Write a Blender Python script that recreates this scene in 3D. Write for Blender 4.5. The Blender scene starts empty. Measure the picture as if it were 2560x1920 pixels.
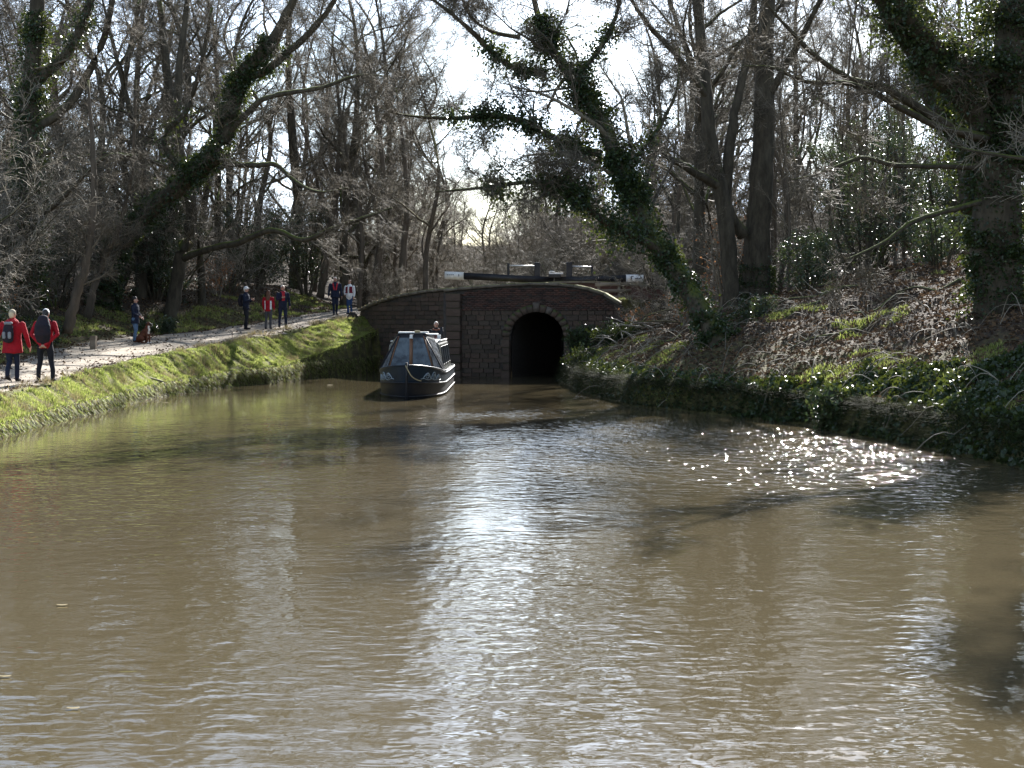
import bpy, bmesh, math
import numpy as np
from mathutils import Vector, Matrix

# ------------------------------------------------------------------ camera, sky, sun, exposure
SC = bpy.context.scene
COL = SC.collection
H0, FPX, PY0 = 2.3, 4000.0, 800.0            # eye height over the water (m), focal length and horizon in photo pixels
cam_d = bpy.data.cameras.new('camera')
cam_d.sensor_width = 36.0
cam_d.lens = FPX / 2560 * 36.0
cam_d.shift_y = -(960 - PY0) / 2560
cam_d.clip_end = 3000
cam = bpy.data.objects.new('camera', cam_d)
cam.location = (0, 0, H0)
cam.rotation_euler = (math.pi / 2, 0, 0)
COL.objects.link(cam)
SC.camera = cam

SUN_AZ, SUN_EL = math.radians(13), math.radians(30)     # azimuth from the view axis towards the right
w = bpy.data.worlds.new('World'); SC.world = w; w.use_nodes = True
nt = w.node_tree; N = nt.nodes; L = nt.links
for n in list(N): N.remove(n)
out = N.new('ShaderNodeOutputWorld'); bg = N.new('ShaderNodeBackground')
sky = N.new('ShaderNodeTexSky'); sky.sky_type = 'NISHITA'; sky.sun_disc = False
sky.sun_elevation = SUN_EL; sky.sun_rotation = SUN_AZ
sky.air_density = 1.0; sky.dust_density = 0.6; sky.ozone_density = 2.0
tc = N.new('ShaderNodeTexCoord'); mp = N.new('ShaderNodeMapping'); mp.inputs['Scale'].default_value = (1, 1, 2.2); mp.inputs['Location'].default_value = (.37, .2, .1)
nz = N.new('ShaderNodeTexNoise'); nz.inputs['Scale'].default_value = 5.0; nz.inputs['Detail'].default_value = 7; nz.inputs['Roughness'].default_value = 0.6
cr = N.new('ShaderNodeValToRGB'); cr.color_ramp.elements[0].position = 0.42; cr.color_ramp.elements[1].position = 0.68
cr.color_ramp.elements[0].color = (0, 0, 0, 1); cr.color_ramp.elements[1].color = (1, 1, 1, 1)
mx = N.new('ShaderNodeMix'); mx.data_type = 'RGBA'
bw_ = N.new('ShaderNodeRGBToBW'); cm1 = N.new('ShaderNodeMath'); cm1.operation = 'MULTIPLY_ADD'   # cloud: white, as bright as the sky behind it and a little more
cm1.inputs[1].default_value = 2.3; cm1.inputs[2].default_value = 0.3
cl = N.new('ShaderNodeCombineColor')
L.new(sky.outputs[0], bw_.inputs[0]); L.new(bw_.outputs[0], cm1.inputs[0])
for q in range(3):
    tn = N.new('ShaderNodeMath'); tn.operation = 'MULTIPLY'; tn.inputs[1].default_value = (.80, .95, 1.18)[q]; L.new(cm1.outputs[0], tn.inputs[0]); L.new(tn.outputs[0], cl.inputs[q])
L.new(tc.outputs['Generated'], mp.inputs['Vector']); L.new(mp.outputs[0], nz.inputs['Vector'])
L.new(nz.outputs['Fac'], cr.inputs[0]); L.new(cr.outputs[0], mx.inputs[0])
L.new(sky.outputs[0], mx.inputs[6]); L.new(cl.outputs[0], mx.inputs[7])
L.new(mx.outputs[2], bg.inputs['Color']); bg.inputs['Strength'].default_value = 0.062
L.new(bg.outputs[0], out.inputs['Surface'])

sd = bpy.data.lights.new('sun', 'SUN'); sd.energy = 5.0; sd.angle = math.radians(0.53); sd.color = (1.0, 0.97, 0.93)
so = bpy.data.objects.new('sun', sd); COL.objects.link(so)
SUND = Vector((math.sin(SUN_AZ) * math.cos(SUN_EL), math.cos(SUN_AZ) * math.cos(SUN_EL), math.sin(SUN_EL)))
so.rotation_euler = SUND.to_track_quat('Z', 'Y').to_euler(); so.location = SUND * 120

SC.view_settings.view_transform = 'Standard'; SC.view_settings.look = 'None'
SC.view_settings.gamma = 1.0; SC.view_settings.use_curve_mapping = False
SC.view_settings.exposure = 1.95
SC.render.engine = 'CYCLES'
SC.cycles.use_denoising = True
SC.cycles.max_bounces = 5; SC.cycles.diffuse_bounces = 2; SC.cycles.glossy_bounces = 3; SC.cycles.transmission_bounces = 3
SC.cycles.transparent_max_bounces = 6
SC.cycles.caustics_reflective = False; SC.cycles.caustics_refractive = False
SC.cycles.sample_clamp_indirect = 6

RNG = np.random.default_rng(11)
PI = math.pi

def wp(px, py, Y):                           # a point of the place at distance Y, from where it shows
    return np.array([(px - 1280) * Y / FPX, Y, H0 - (py - PY0) * Y / FPX])

# ------------------------------------------------------------------ materials
def mat(name, base, rough=0.8, spec=0.3, var=None, vscale=6.0, bump=0.0, bscale=20.0, metal=0.0, island=None,
        transl=0.0, tcol=None, moss=None, objrand=None, alpha=1.0, stretch=(1, 1, 1), trans=0.0):
    m = bpy.data.materials.new(name); m.use_nodes = True
    t = m.node_tree; n = t.nodes; l = t.links
    b = n['Principled BSDF']; o = n['Material Output']
    b.inputs['Roughness'].default_value = rough; b.inputs['Specular IOR Level'].default_value = spec
    b.inputs['Metallic'].default_value = metal; b.inputs['Alpha'].default_value = alpha
    b.inputs['Transmission Weight'].default_value = trans
    col = None
    def rgb(c):
        r = n.new('ShaderNodeRGB'); r.outputs[0].default_value = (*c, 1); return r.outputs[0]
    def mix(f, a, c):
        k = n.new('ShaderNodeMix'); k.data_type = 'RGBA'
        l.new(f, k.inputs[0]); l.new(a, k.inputs[6]); l.new(c, k.inputs[7]); return k.outputs[2]
    tcn = n.new('ShaderNodeTexCoord'); mpn = n.new('ShaderNodeMapping'); mpn.inputs['Scale'].default_value = stretch
    l.new(tcn.outputs['Object'], mpn.inputs['Vector'])
    col = rgb(base)
    if var is not None:
        a = n.new('ShaderNodeTexNoise'); a.inputs['Scale'].default_value = vscale; a.inputs['Detail'].default_value = 6; a.inputs['Roughness'].default_value = 0.65
        l.new(mpn.outputs[0], a.inputs['Vector'])
        r = n.new('ShaderNodeValToRGB'); r.color_ramp.elements[0].position = 0.38; r.color_ramp.elements[1].position = 0.62
        l.new(a.outputs['Fac'], r.inputs[0]); col = mix(r.outputs[0], col, rgb(var))
    if objrand is not None:
        oi = n.new('ShaderNodeObjectInfo'); r = n.new('ShaderNodeValToRGB'); els = r.color_ramp.elements
        els[0].color = (*objrand[0], 1); els[1].color = (*objrand[-1], 1)
        for i, c in enumerate(objrand[1:-1]):
            e = els.new((i + 1) / (len(objrand) - 1)); e.color = (*c, 1)
        l.new(oi.outputs['Random'], r.inputs[0])
        k = n.new('ShaderNodeMix'); k.data_type = 'RGBA'; k.inputs[0].default_value = .65; l.new(col, k.inputs[6]); l.new(r.outputs[0], k.inputs[7]); col = k.outputs[2]
    if island is not None:
        g = n.new('ShaderNodeNewGeometry'); r = n.new('ShaderNodeValToRGB')
        els = r.color_ramp.elements
        els[0].position = 0; els[0].color = (*island[0], 1); els[1].position = 1; els[1].color = (*island[-1], 1)
        for i, c in enumerate(island[1:-1]):
            e = els.new((i + 1) / (len(island) - 1)); e.color = (*c, 1)
        l.new(g.outputs['Random Per Island'], r.inputs[0]); col = r.outputs[0]
    if moss is not None:
        g = n.new('ShaderNodeNewGeometry'); sx = n.new('ShaderNodeSeparateXYZ'); l.new(g.outputs['Normal'], sx.inputs[0])
        a = n.new('ShaderNodeTexNoise'); a.inputs['Scale'].default_value = 2.5; a.inputs['Detail'].default_value = 4
        l.new(tcn.outputs['Object'], a.inputs['Vector'])
        ad = n.new('ShaderNodeMath'); ad.operation = 'ADD'; l.new(sx.outputs['Z'], ad.inputs[0]); l.new(a.outputs['Fac'], ad.inputs[1])
        r = n.new('ShaderNodeMapRange'); r.inputs[1].default_value = 0.75; r.inputs[2].default_value = 1.2
        l.new(ad.outputs[0], r.inputs[0]); col = mix(r.outputs[0], col, rgb(moss))
    l.new(col, b.inputs['Base Color'])
    if bump:
        a = n.new('ShaderNodeTexNoise'); a.inputs['Scale'].default_value = bscale; a.inputs['Detail'].default_value = 5
        l.new(mpn.outputs[0], a.inputs['Vector'])
        u = n.new('ShaderNodeBump'); u.inputs['Strength'].default_value = 1.0; u.inputs['Distance'].default_value = bump
        l.new(a.outputs['Fac'], u.inputs['Height']); l.new(u.outputs[0], b.inputs['Normal'])
    if transl:
        ts = n.new('ShaderNodeBsdfTranslucent'); 
        if tcol: ts.inputs['Color'].default_value = (*tcol, 1)
        else: l.new(col, ts.inputs['Color'])
        ms = n.new('ShaderNodeMixShader'); ms.inputs[0].default_value = transl
        l.new(b.outputs[0], ms.inputs[1]); l.new(ts.outputs[0], ms.inputs[2]); l.new(ms.outputs[0], o.inputs['Surface'])
    return m

M = {}
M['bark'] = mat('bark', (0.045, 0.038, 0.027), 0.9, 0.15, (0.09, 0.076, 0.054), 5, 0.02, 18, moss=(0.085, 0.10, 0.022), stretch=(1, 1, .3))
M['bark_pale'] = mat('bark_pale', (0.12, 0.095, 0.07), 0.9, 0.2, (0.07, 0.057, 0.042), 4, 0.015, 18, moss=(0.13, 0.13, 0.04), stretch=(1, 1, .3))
M['twig'] = mat('twig', (0.115, 0.088, 0.066), 0.75, 0.3, island=[(0.055, 0.045, 0.032), (0.115, 0.094, 0.065), (0.22, 0.182, 0.126)])
M['twig_grey'] = mat('twig_grey', (0.19, 0.16, 0.13), 0.7, 0.35, island=[(0.08, 0.068, 0.05), (0.18, 0.154, 0.112), (0.33, 0.285, 0.215)])
M['ivy'] = mat('ivy_leaf', (0.03, 0.06, 0.02), 0.4, 0.35, island=[(0.014, 0.028, 0.012), (0.024, 0.042, 0.015), (0.04, 0.062, 0.02)], transl=0.13, tcol=(0.17, 0.21, 0.03))
M['holly'] = mat('holly_leaf', (0.03, 0.06, 0.025), 0.32, 0.45, island=[(0.018, 0.034, 0.016), (0.03, 0.05, 0.022), (0.045, 0.062, 0.03)], transl=0.1, tcol=(0.15, 0.2, 0.05))
M['grass'] = mat('grass_blade', (0.09, 0.13, 0.025), 0.6, 0.3, island=[(0.19, 0.25, 0.04), (0.28, 0.33, 0.07), (0.40, 0.41, 0.15), (0.08, 0.12, 0.025)], transl=0.55)
M['sedge'] = mat('sedge_blade', (0.03, 0.04, 0.015), 0.8, 0.1, island=[(0.02, 0.028, 0.012), (0.04, 0.05, 0.018), (0.08, 0.07, 0.03)], transl=0.25)
M['drygrass'] = mat('dry_grass_blade', (0.25, 0.2, 0.1), 0.7, 0.2, island=[(0.22, 0.17, 0.085), (0.32, 0.26, 0.14), (0.13, 0.13, 0.045)], transl=0.35)
M['litter'] = mat('leaf_litter', (0.12, 0.07, 0.04), 0.8, 0.2, island=[(0.045, 0.03, 0.02), (0.085, 0.054, 0.032), (0.13, 0.08, 0.045), (0.19, 0.125, 0.072)], transl=0.12)
M['beech'] = mat('beech_leaf', (0.3, 0.12, 0.04), 0.6, 0.3, island=[(0.24, 0.10, 0.04), (0.34, 0.15, 0.06), (0.42, 0.21, 0.09)], transl=0.35)
M['bramble'] = mat('bramble_leaf', (0.06, 0.1, 0.03), 0.4, 0.35, island=[(0.02, 0.034, 0.013), (0.035, 0.055, 0.018), (0.08, 0.10, 0.03)], transl=0.25)

# ------------------------------------------------------------------ mesh helpers
def tag(o, label=None, cat=None, group=None, kind=None):
    if label: o['label'] = label
    if cat: o['category'] = cat
    if group: o['group'] = group
    if kind: o['kind'] = kind
    return o

def link(name, me, m=None, parent=None, loc=None):
    o = bpy.data.objects.new(name, me); COL.objects.link(o)
    if me is not None and m is not None and not me.materials: me.materials.append(m)
    if parent is not None: o.parent = parent
    if loc is not None: o.location = loc
    return o

def empty(name, loc=(0, 0, 0), rz=0.0, label=None, cat=None, group=None):
    o = bpy.data.objects.new(name, None); COL.objects.link(o); o.location = loc; o.rotation_euler = (0, 0, rz)
    o.empty_display_size = 0.2
    return tag(o, label, cat, group)

def npmesh(name, V, F, smooth=False, mats=None, mi=None):
    """V (n,3); F list of index arrays (k,3) or (k,4)."""
    V = np.asarray(V, dtype=np.float32).reshape(-1, 3)
    if not isinstance(F, list): F = [F]
    F = [np.asarray(f, dtype=np.int32) for f in F if len(f)]
    me = bpy.data.meshes.new(name)
    me.vertices.add(len(V)); me.vertices.foreach_set('co', V.ravel())
    nl = sum(f.size for f in F); npol = sum(len(f) for f in F)
    me.loops.add(nl); me.loops.foreach_set('vertex_index', np.concatenate([f.ravel() for f in F]))
    me.polygons.add(npol)
    st = []; a = 0
    for f in F:
        st.append(a + np.arange(len(f), dtype=np.int32) * f.shape[1]); a += f.size
    me.polygons.foreach_set('loop_start', np.concatenate(st))
    if smooth: me.polygons.foreach_set('use_smooth', np.ones(npol, dtype=bool))
    for m in (mats or []): me.materials.append(m)
    if mi is not None: me.polygons.foreach_set('material_index', np.asarray(mi, dtype=np.int32))
    me.update(calc_edges=True)
    return me

def unit(v):
    return v / np.maximum(np.linalg.norm(v, axis=-1, keepdims=True), 1e-9)

def tubes(P, R, sides):
    """P (B,n,3) R (B,n) -> V, quads"""
    B, n, _ = P.shape
    T = unit(np.gradient(P, axis=1))
    ref = np.where(np.abs(T[..., 2:3]) > 0.9, np.array([1.0, 0, 0]), np.array([0, 0, 1.0]))
    U = unit(np.cross(T, ref)); W = np.cross(T, U)
    a = np.arange(sides) / sides * 2 * PI
    V = P[:, :, None, :] + R[:, :, None, None] * (np.cos(a)[:, None] * U[:, :, None, :] + np.sin(a)[:, None] * W[:, :, None, :])
    idx = np.arange(B * n * sides).reshape(B, n, sides)
    q = np.stack([idx[:, :-1, :], np.roll(idx[:, :-1, :], -1, 2), np.roll(idx[:, 1:, :], -1, 2), idx[:, 1:, :]], -1).reshape(-1, 4)
    return V.reshape(-1, 3), q

def joinVF(parts):
    Vs, Fs, a = [], [], 0
    for V, F in parts:
        Vs.append(V); Fs.append(F + a); a += len(V)
    return np.concatenate(Vs), Fs

def tube_one(pts, r, sides=8, cap=True):
    pts = np.asarray(pts, float); r = np.broadcast_to(np.asarray(r, float), (len(pts),))
    if cap:
        d0 = unit(pts[0] - pts[1]); d1 = unit(pts[-1] - pts[-2])
        pts = np.concatenate([[pts[0] + d0 * 1e-4], pts, [pts[-1] + d1 * 1e-4]]); r = np.concatenate([[1e-4], r, [1e-4]])
    return tubes(pts[None], r[None], sides)

def smooth_path(pts, n):
    """Catmull-Rom resample of (k,d) to n points"""
    p = np.asarray(pts, float); k = len(p)
    q = np.concatenate([[2 * p[0] - p[1]], p, [2 * p[-1] - p[-2]]])
    t = np.linspace(0, k - 1 - 1e-6, n); i = t.astype(int); f = (t - i)[:, None]
    a, b, c, d = q[i], q[i + 1], q[i + 2], q[i + 3]
    return 0.5 * ((2 * b) + (-a + c) * f + (2 * a - 5 * b + 4 * c - d) * f ** 2 + (-a + 3 * b - 3 * c + d) * f ** 3)

def boxVF(x0, x1, y0, y1, z0, z1):
    V = np.array([[x, y, z] for z in (z0, z1) for y in (y0, y1) for x in (x0, x1)], float)
    F = np.array([[0, 2, 3, 1], [4, 5, 7, 6], [0, 1, 5, 4], [2, 6, 7, 3], [0, 4, 6, 2], [1, 3, 7, 5]])
    return V, F

def bevel_box(name, sx, sy, sz, bev=0.01, seg=1, jit=0.0, rng=RNG):
    bm = bmesh.new(); bmesh.ops.create_cube(bm, size=1)
    for v in bm.verts:
        v.co = Vector((v.co.x * sx, v.co.y * sy, v.co.z * sz))
        if jit: v.co += Vector(rng.normal(0, jit, 3))
    if bev: bmesh.ops.bevel(bm, geom=list(bm.edges), offset=bev, segments=seg, affect='EDGES', profile=0.7)
    me = bpy.data.meshes.new(name); bm.to_mesh(me); bm.free(); return me

def leavesVF(C, D, size, rng, aspect=0.62, fold=0.25):
    """C (n,3) leaf centres, D (n,3) leaf axis; folded diamond of two triangles"""
    n = len(C); D = unit(D)
    A = unit(np.cross(D, unit(rng.normal(size=(n, 3))))); Nn = np.cross(D, A)
    s = size * rng.uniform(0.65, 1.3, n)[:, None]
    V = np.stack([C - D * s * .5, C + A * s * aspect * .5 + Nn * s * fold * .3, C + D * s * .5, C - A * s * aspect * .5 + Nn * s * fold * .3], 1).reshape(-1, 3)
    i = np.arange(n)[:, None] * 4
    F = np.concatenate([i + np.array([0, 1, 2]), i + np.array([0, 2, 3])])
    return V, F

# ------------------------------------------------------------------ the lie of the land
LE = np.array([(-10.2, -40), (-10.0, 10), (-9.9, 25), (-9.98, 31.2), (-10.25, 34.6), (-10.3, 37.9), (-10.27, 40), (-10.55, 44.9), (-10.5, 48.2), (-10.1, 51.7), (-9.6, 55.4),
               (-8.75, 57.2), (-8.35, 59.4), (-8.0, 62.2), (-7.2, 64.3), (-6.2, 66.2), (-5.75, 68.3)])
TU = np.array([(-4.35, 66.75), (-2.7, 65.4), (-0.5, 64.6), (2.0, 74.6), (5.6, 74.0), (2.75, 63.6)])
RE = np.array([(1.75, 62.6), (1.9, 58.0), (2.13, 51.4), (2.87, 45.8), (3.24, 42.8), (4.4, 40.4), (5.53, 37.4), (6.48, 35.1), (6.65, 32.9), (7.4, 29.3), (7.9, 24.7), (8.5, 15), (9.0, -40)])
CANAL = np.concatenate([LE, TU, RE])
NL = len(LE)

def segdist(P, A, B):
    AB = B - A; L2 = (AB ** 2).sum(-1)
    t = np.clip(((P[:, None, :] - A) * AB).sum(-1) / L2, 0, 1)
    return np.linalg.norm(P[:, None, :] - (A + t[..., None] * AB), axis=-1)

def inside(P, poly):
    x, y = P[:, 0:1], P[:, 1:2]
    A = poly; B = np.roll(poly, -1, 0)
    c = ((A[:, 1] > y) != (B[:, 1] > y)) & (x < (B[:, 0] - A[:, 0]) * (y - A[:, 1]) / (B[:, 1] - A[:, 1] + 1e-12) + A[:, 0])
    return c.sum(1) % 2 == 1

ZPY = [-60, 30, 38.5, 50, 58.4, 66.7, 74.2, 80, 100, 200, 1000]
ZPZ = [.55, .64, .80, 1.08, 1.47, 1.83, 2.47, 2.85, 3.3, 3.6, 4.5]
def vnoise(x, y, s, seed=0):
    return (np.sin(x * s * 1.7 + 1.3 * seed + 1.1 * np.sin(y * s * 1.1 + seed)) + np.sin(y * s * 1.9 + 2.1 * seed + 1.3 * np.sin(x * s * .9 + 2 * seed))) * .5

def sstep(a, b, x):
    t = np.clip((x - a) / (b - a), 0, 1); return t * t * (3 - 2 * t)

def verge_w(Y): return np.interp(Y, [20, 33, 45, 57, 60, 62, 66, 70], [.75, .75, 1.0, 1.35, 1.75, 1.9, 2.4, 2.2])
XK = [-30, 31, 38, 45, 50, 55, 58, 62, 66, 70, 74, 79, 92]                  # towpath edges: water side, wood side
XI = [-10.9, -10.8, -11.1, -11.6, -11.75, -11.1, -10.4, -9.7, -8.6, -7.7, -6.9, -6.2, -5.6]
XO = [-13.1, -13.1, -13.7, -14.6, -15.1, -15.3, -15.2, -14.6, -13.2, -11.4, -10, -8.6, -7.6]
def path_w(Y): return np.interp(Y, [20, 38, 50, 58, 67, 80], [2.2, 2.3, 2.9, 3.6, 3.2, 2.6])

def land(x, y, with_d=False):
    x = np.atleast_1d(np.asarray(x, float)); y = np.atleast_1d(np.asarray(y, float))
    z = np.empty(len(x)); dd = np.empty(len(x)); left = np.empty(len(x), bool)
    for s in range(0, len(x), 20000):
        X, Y = x[s:s + 20000], y[s:s + 20000]; P = np.stack([X, Y], 1)
        A = CANAL[:-1]; B = CANAL[1:]
        D = segdist(P, A, B); k = D.argmin(1); d = D.min(1)
        ins = inside(P, CANAL); lf = k < NL + 1; tu = (k >= NL - 1) & (k < NL + 6)
        zp = np.interp(Y, ZPY, ZPZ)
        vw = verge_w(Y)
        bw = np.exp(-(((X + 0.2) / 6.0) ** 2 + ((Y - 68) / 5.5) ** 2))       # made ground behind the bridge
        bw = bw * np.where(lf, 1.0, sstep(.1, .9, (X - .97) * .2756 + (Y - 63.5) * .9613))
        # towpath side
        pw = path_w(Y)
        zl = zp * (0.42 * sstep(0, .10, d) + 0.58 * sstep(.05, 1.0, d / vw)) + (0.05 * vnoise(X, Y, 2.2, 3) + .05 * vnoise(X, Y, 5.1, 8)) * sstep(0, .3, d) * (1 - sstep(.8, 1.1, d / vw))
        dl = d - vw - pw
        kf = sstep(58, 66, Y); dl = dl * (1 - kf) + (np.interp(Y, XK, XO) - X) * kf
        zl = zl + 1.05 * sstep(0, 4.5, dl) + 0.05 * np.maximum(dl - 3, 0) * (dl < 40) + 1.85 * (dl >= 40) + 0.10 * vnoise(X, Y, .9, 1) * sstep(0, 2, dl)
        # wooded side
        slope = np.interp(Y, [10, 30, 45, 60], [.36, .40, .43, .40])
        zr = 0.42 * sstep(0, .25, d) + 4.6 * (1 - np.exp(-slope * 1.12 * d / 4.6)) * 1.05 + 0.035 * np.minimum(d, 60) + 0.13 * vnoise(X, Y, 1.1, 5) * sstep(.2, 2, d) + .05 * vnoise(X, Y, 3.1, 2) * sstep(.1, .8, d)
        far = Y > 66.0; wx = np.where(far, sstep(-1.5, 5.0, X), np.where(lf, 0.0, 1.0)); lf = np.where(far, X < 1.0, lf)
        zz = zl * (1 - wx) + zr * wx
        bwm = np.where(d < 0.05, 0, bw)
        zz = zz * (1 - bwm) + (3.25) * bwm
        zz = np.where(tu & ~ins, np.maximum(zz, 3.1 * sstep(0, .25, d) * (bw > .2)), zz)
        zz = zz + np.where(ins, 0, 9.0 * sstep(105, 230, Y) + 3.0 * sstep(28, 70, np.abs(X)) * sstep(30, 60, Y))
        zz = np.where(ins, -0.9 * sstep(0, .5, d) - .02, zz)
        z[s:s + 20000] = zz; dd[s:s + 20000] = np.where(ins, -d, d); left[s:s + 20000] = lf
    return (z, dd, left) if with_d else z

def zat(x, y): return float(land([x], [y])[0])

def axis_lines(fine0, fine1, step, far0, far1):
    a = list(np.arange(fine0, fine1 + 1e-6, step)); s = step; v = fine1
    while v < far1: s *= 1.16; v += s; a.append(v)
    s = step; v = fine0; b = []
    while v > far0: s *= 1.16; v -= s; b.append(v)
    return np.array(b[::-1] + a)

gx = axis_lines(-19, 15, 0.2, -700, 700); gy = axis_lines(20, 78, 0.22, -80, 1500)
GX, GY = np.meshgrid(gx, gy)
GZ, GD, GL = land(GX.ravel(), GY.ravel(), True)
idx = np.arange(GX.size).reshape(GX.shape)
Fq = np.stack([idx[:-1, :-1], idx[:-1, 1:], idx[1:, 1:], idx[1:, :-1]], -1).reshape(-1, 4)
me = npmesh('ground', np.stack([GX.ravel(), GY.ravel(), GZ], 1), Fq, smooth=True)
# how much of the soil is grown over with moss and turf (a cover map, not light)
vg = verge_w(GY.ravel()); pw_ = path_w(GY.ravel())
turf = np.where(GL, np.maximum((GD < vg * 1.08) * (.25 + .45 * (GD > .16)), 0.3 * sstep(.3, 1.2, GD - vg - pw_) * (1 - sstep(2.5, 4, GD - vg - pw_))), 0.35 * (1 - sstep(1, 4, GD)))
at = me.attributes.new('turf', 'FLOAT', 'POINT'); at.data.foreach_set('value', turf.astype(np.float32))
mg = bpy.data.materials.new('soil_and_turf'); mg.use_nodes = True
t = mg.node_tree; n = t.nodes; l = t.links; b = n['Principled BSDF']; b.inputs['Roughness'].default_value = .95; b.inputs['Specular IOR Level'].default_value = .15
an = n.new('ShaderNodeAttribute'); an.attribute_name = 'turf'
tcn = n.new('ShaderNodeTexCoord')
n1 = n.new('ShaderNodeTexNoise'); n1.inputs['Scale'].default_value = 3.5; n1.inputs['Detail'].default_value = 8; n1.inputs['Roughness'].default_value = .7
l.new(tcn.outputs['Object'], n1.inputs['Vector'])
r1 = n.new('ShaderNodeValToRGB'); e = r1.color_ramp.elements; e[0].position = .35; e[0].color = (.035, .025, .018, 1); e[1].position = .7; e[1].color = (.085, .062, .042, 1)
l.new(n1.outputs['Fac'], r1.inputs[0])
r2 = n.new('ShaderNodeValToRGB'); e = r2.color_ramp.elements; e[0].position = .32; e[0].color = (.07, .08, .018, 1); e[1].position = .68; e[1].color = (.2, .19, .045, 1)
l.new(n1.outputs['Fac'], r2.inputs[0])
ad = n.new('ShaderNodeMath'); ad.operation = 'MULTIPLY_ADD'; l.new(n1.outputs['Fac'], ad.inputs[0]); ad.inputs[1].default_value = 1.2; ad.inputs[2].default_value = -.6
a2 = n.new('ShaderNodeMath'); a2.operation = 'ADD'; a2.use_clamp = True; l.new(an.outputs['Fac'], a2.inputs[0]); l.new(ad.outputs[0], a2.inputs[1])
k = n.new('ShaderNodeMix'); k.data_type = 'RGBA'; l.new(a2.outputs[0], k.inputs[0]); l.new(r1.outputs[0], k.inputs[6]); l.new(r2.outputs[0], k.inputs[7])
l.new(k.outputs[2], b.inputs['Base Color'])
n2 = n.new('ShaderNodeTexNoise'); n2.inputs['Scale'].default_value = 14; n2.inputs['Detail'].default_value = 6; l.new(tcn.outputs['Object'], n2.inputs['Vector'])
u = n.new('ShaderNodeBump'); u.inputs['Distance'].default_value = .06; l.new(n2.outputs['Fac'], u.inputs['Height']); l.new(u.outputs[0], b.inputs['Normal'])
ground = tag(link('ground', me, mg), kind='structure', label='leafy brown woodland soil rising on both sides of the canal')

# towpath: a strip draped on the land
py = np.concatenate([np.arange(-30, 24, 2.0), np.arange(24, 92, .3)])
lx = np.interp(py, LE[:, 1], LE[:, 0])
cx = lx.copy()
# follow the offset of the water's edge smoothly and swing in behind the bridge
off_in = verge_w(py) ; off_out = verge_w(py) + path_w(py)
xin = lx - off_in; xout = lx - off_out
xin = np.interp(py, XK, XI)
xout = np.interp(py, XK, XO)
K = 14; tt = np.linspace(0, 1, K)
wob = .10 * np.sin(py * 1.7) + .07 * np.sin(py * 4.1 + 1)
PX = (xin + wob)[:, None] * (1 - tt) + (xout + 2 * wob[::-1])[:, None] * tt; PYY = np.repeat(py[:, None], K, 1)
PZ = land(PX.ravel(), PYY.ravel()) + .02
edge_drop = np.where((tt < .01) | (tt > .99), -.05, 0.0)
PZ = (PZ.reshape(PX.shape) + edge_drop).ravel()
idx = np.arange(PX.size).reshape(PX.shape)
Fq = np.stack([idx[:-1, :-1], idx[1:, :-1], idx[1:, 1:], idx[:-1, 1:]], -1).reshape(-1, 4)
mpth = mat('gravel', (0.23, 0.19, 0.145), .95, .2, (0.35, 0.30, 0.235), 1.1, .03, 30)
me = npmesh('towpath', np.stack([PX.ravel(), PYY.ravel(), PZ], 1), Fq[:, ::-1], smooth=True)
tag(link('towpath', me, mpth), kind='structure', label='pale beaten gravel towpath climbing beside the canal to the bridge')

# water
me = npmesh('canal_water', [(-24, -60, 0), (24, -60, 0), (24, 75, 0), (-24, 75, 0)], np.array([[0, 1, 2, 3]]))
mw = bpy.data.materials.new('canal_water'); mw.use_nodes = True
t = mw.node_tree; n = t.nodes; l = t.links; b = n['Principled BSDF']
b.inputs['Roughness'].default_value = .04; b.inputs['IOR'].default_value = 1.333; b.inputs['Specular IOR Level'].default_value = .5
b.inputs['Base Color'].default_value = (.073, .059, .034, 1)
tcn = n.new('ShaderNodeTexCoord')
def wnoise(scale, stretch, detail, rough=.5, rot=0.0, dist=0.0):
    m_ = n.new('ShaderNodeMapping'); m_.inputs['Scale'].default_value = stretch; m_.inputs['Rotation'].default_value = (0, 0, rot)
    l.new(tcn.outputs['Object'], m_.inputs['Vector'])
    a = n.new('ShaderNodeTexNoise'); a.inputs['Scale'].default_value = scale; a.inputs['Detail'].default_value = detail; a.inputs['Roughness'].default_value = rough; a.inputs['Distortion'].default_value = dist
    l.new(m_.outputs[0], a.inputs['Vector']); return a.outputs['Fac']
def math_(op, a, c):
    k = n.new('ShaderNodeMath'); k.operation = op
    for i, v in enumerate((a, c)):
        if isinstance(v, (int, float)): k.inputs[i].default_value = v
        else: l.new(v, k.inputs[i])
    return k.outputs[0]
swell = wnoise(.9, (.6, 1, 1), 2, rot=.25)
rip = wnoise(7.0, (.55, 1, 1), 2, .5, rot=-.12, dist=.3)
chop = wnoise(3.3, (1.25, .9, 1), 2, .5, rot=.12)
patch = wnoise(.24, (1, .5, 1), 4, .6)
mr = n.new('ShaderNodeMapRange'); mr.inputs[1].default_value = .36; mr.inputs[2].default_value = .6; mr.inputs[3].default_value = .15; mr.inputs[4].default_value = 1.7
l.new(patch, mr.inputs[0])
sx_ = n.new('ShaderNodeSeparateXYZ'); l.new(tcn.outputs['Object'], sx_.inputs[0])
shel = n.new('ShaderNodeMapRange'); shel.interpolation_type = 'SMOOTHSTEP'                      # water sheltered by the towpath bank lies stiller
shel.inputs[1].default_value = -10.5; shel.inputs[2].default_value = -3.0; shel.inputs[3].default_value = .22; shel.inputs[4].default_value = 1.0
l.new(sx_.outputs['X'], shel.inputs[0])
amp = math_('MULTIPLY', mr.outputs[0], shel.outputs[0])
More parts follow.
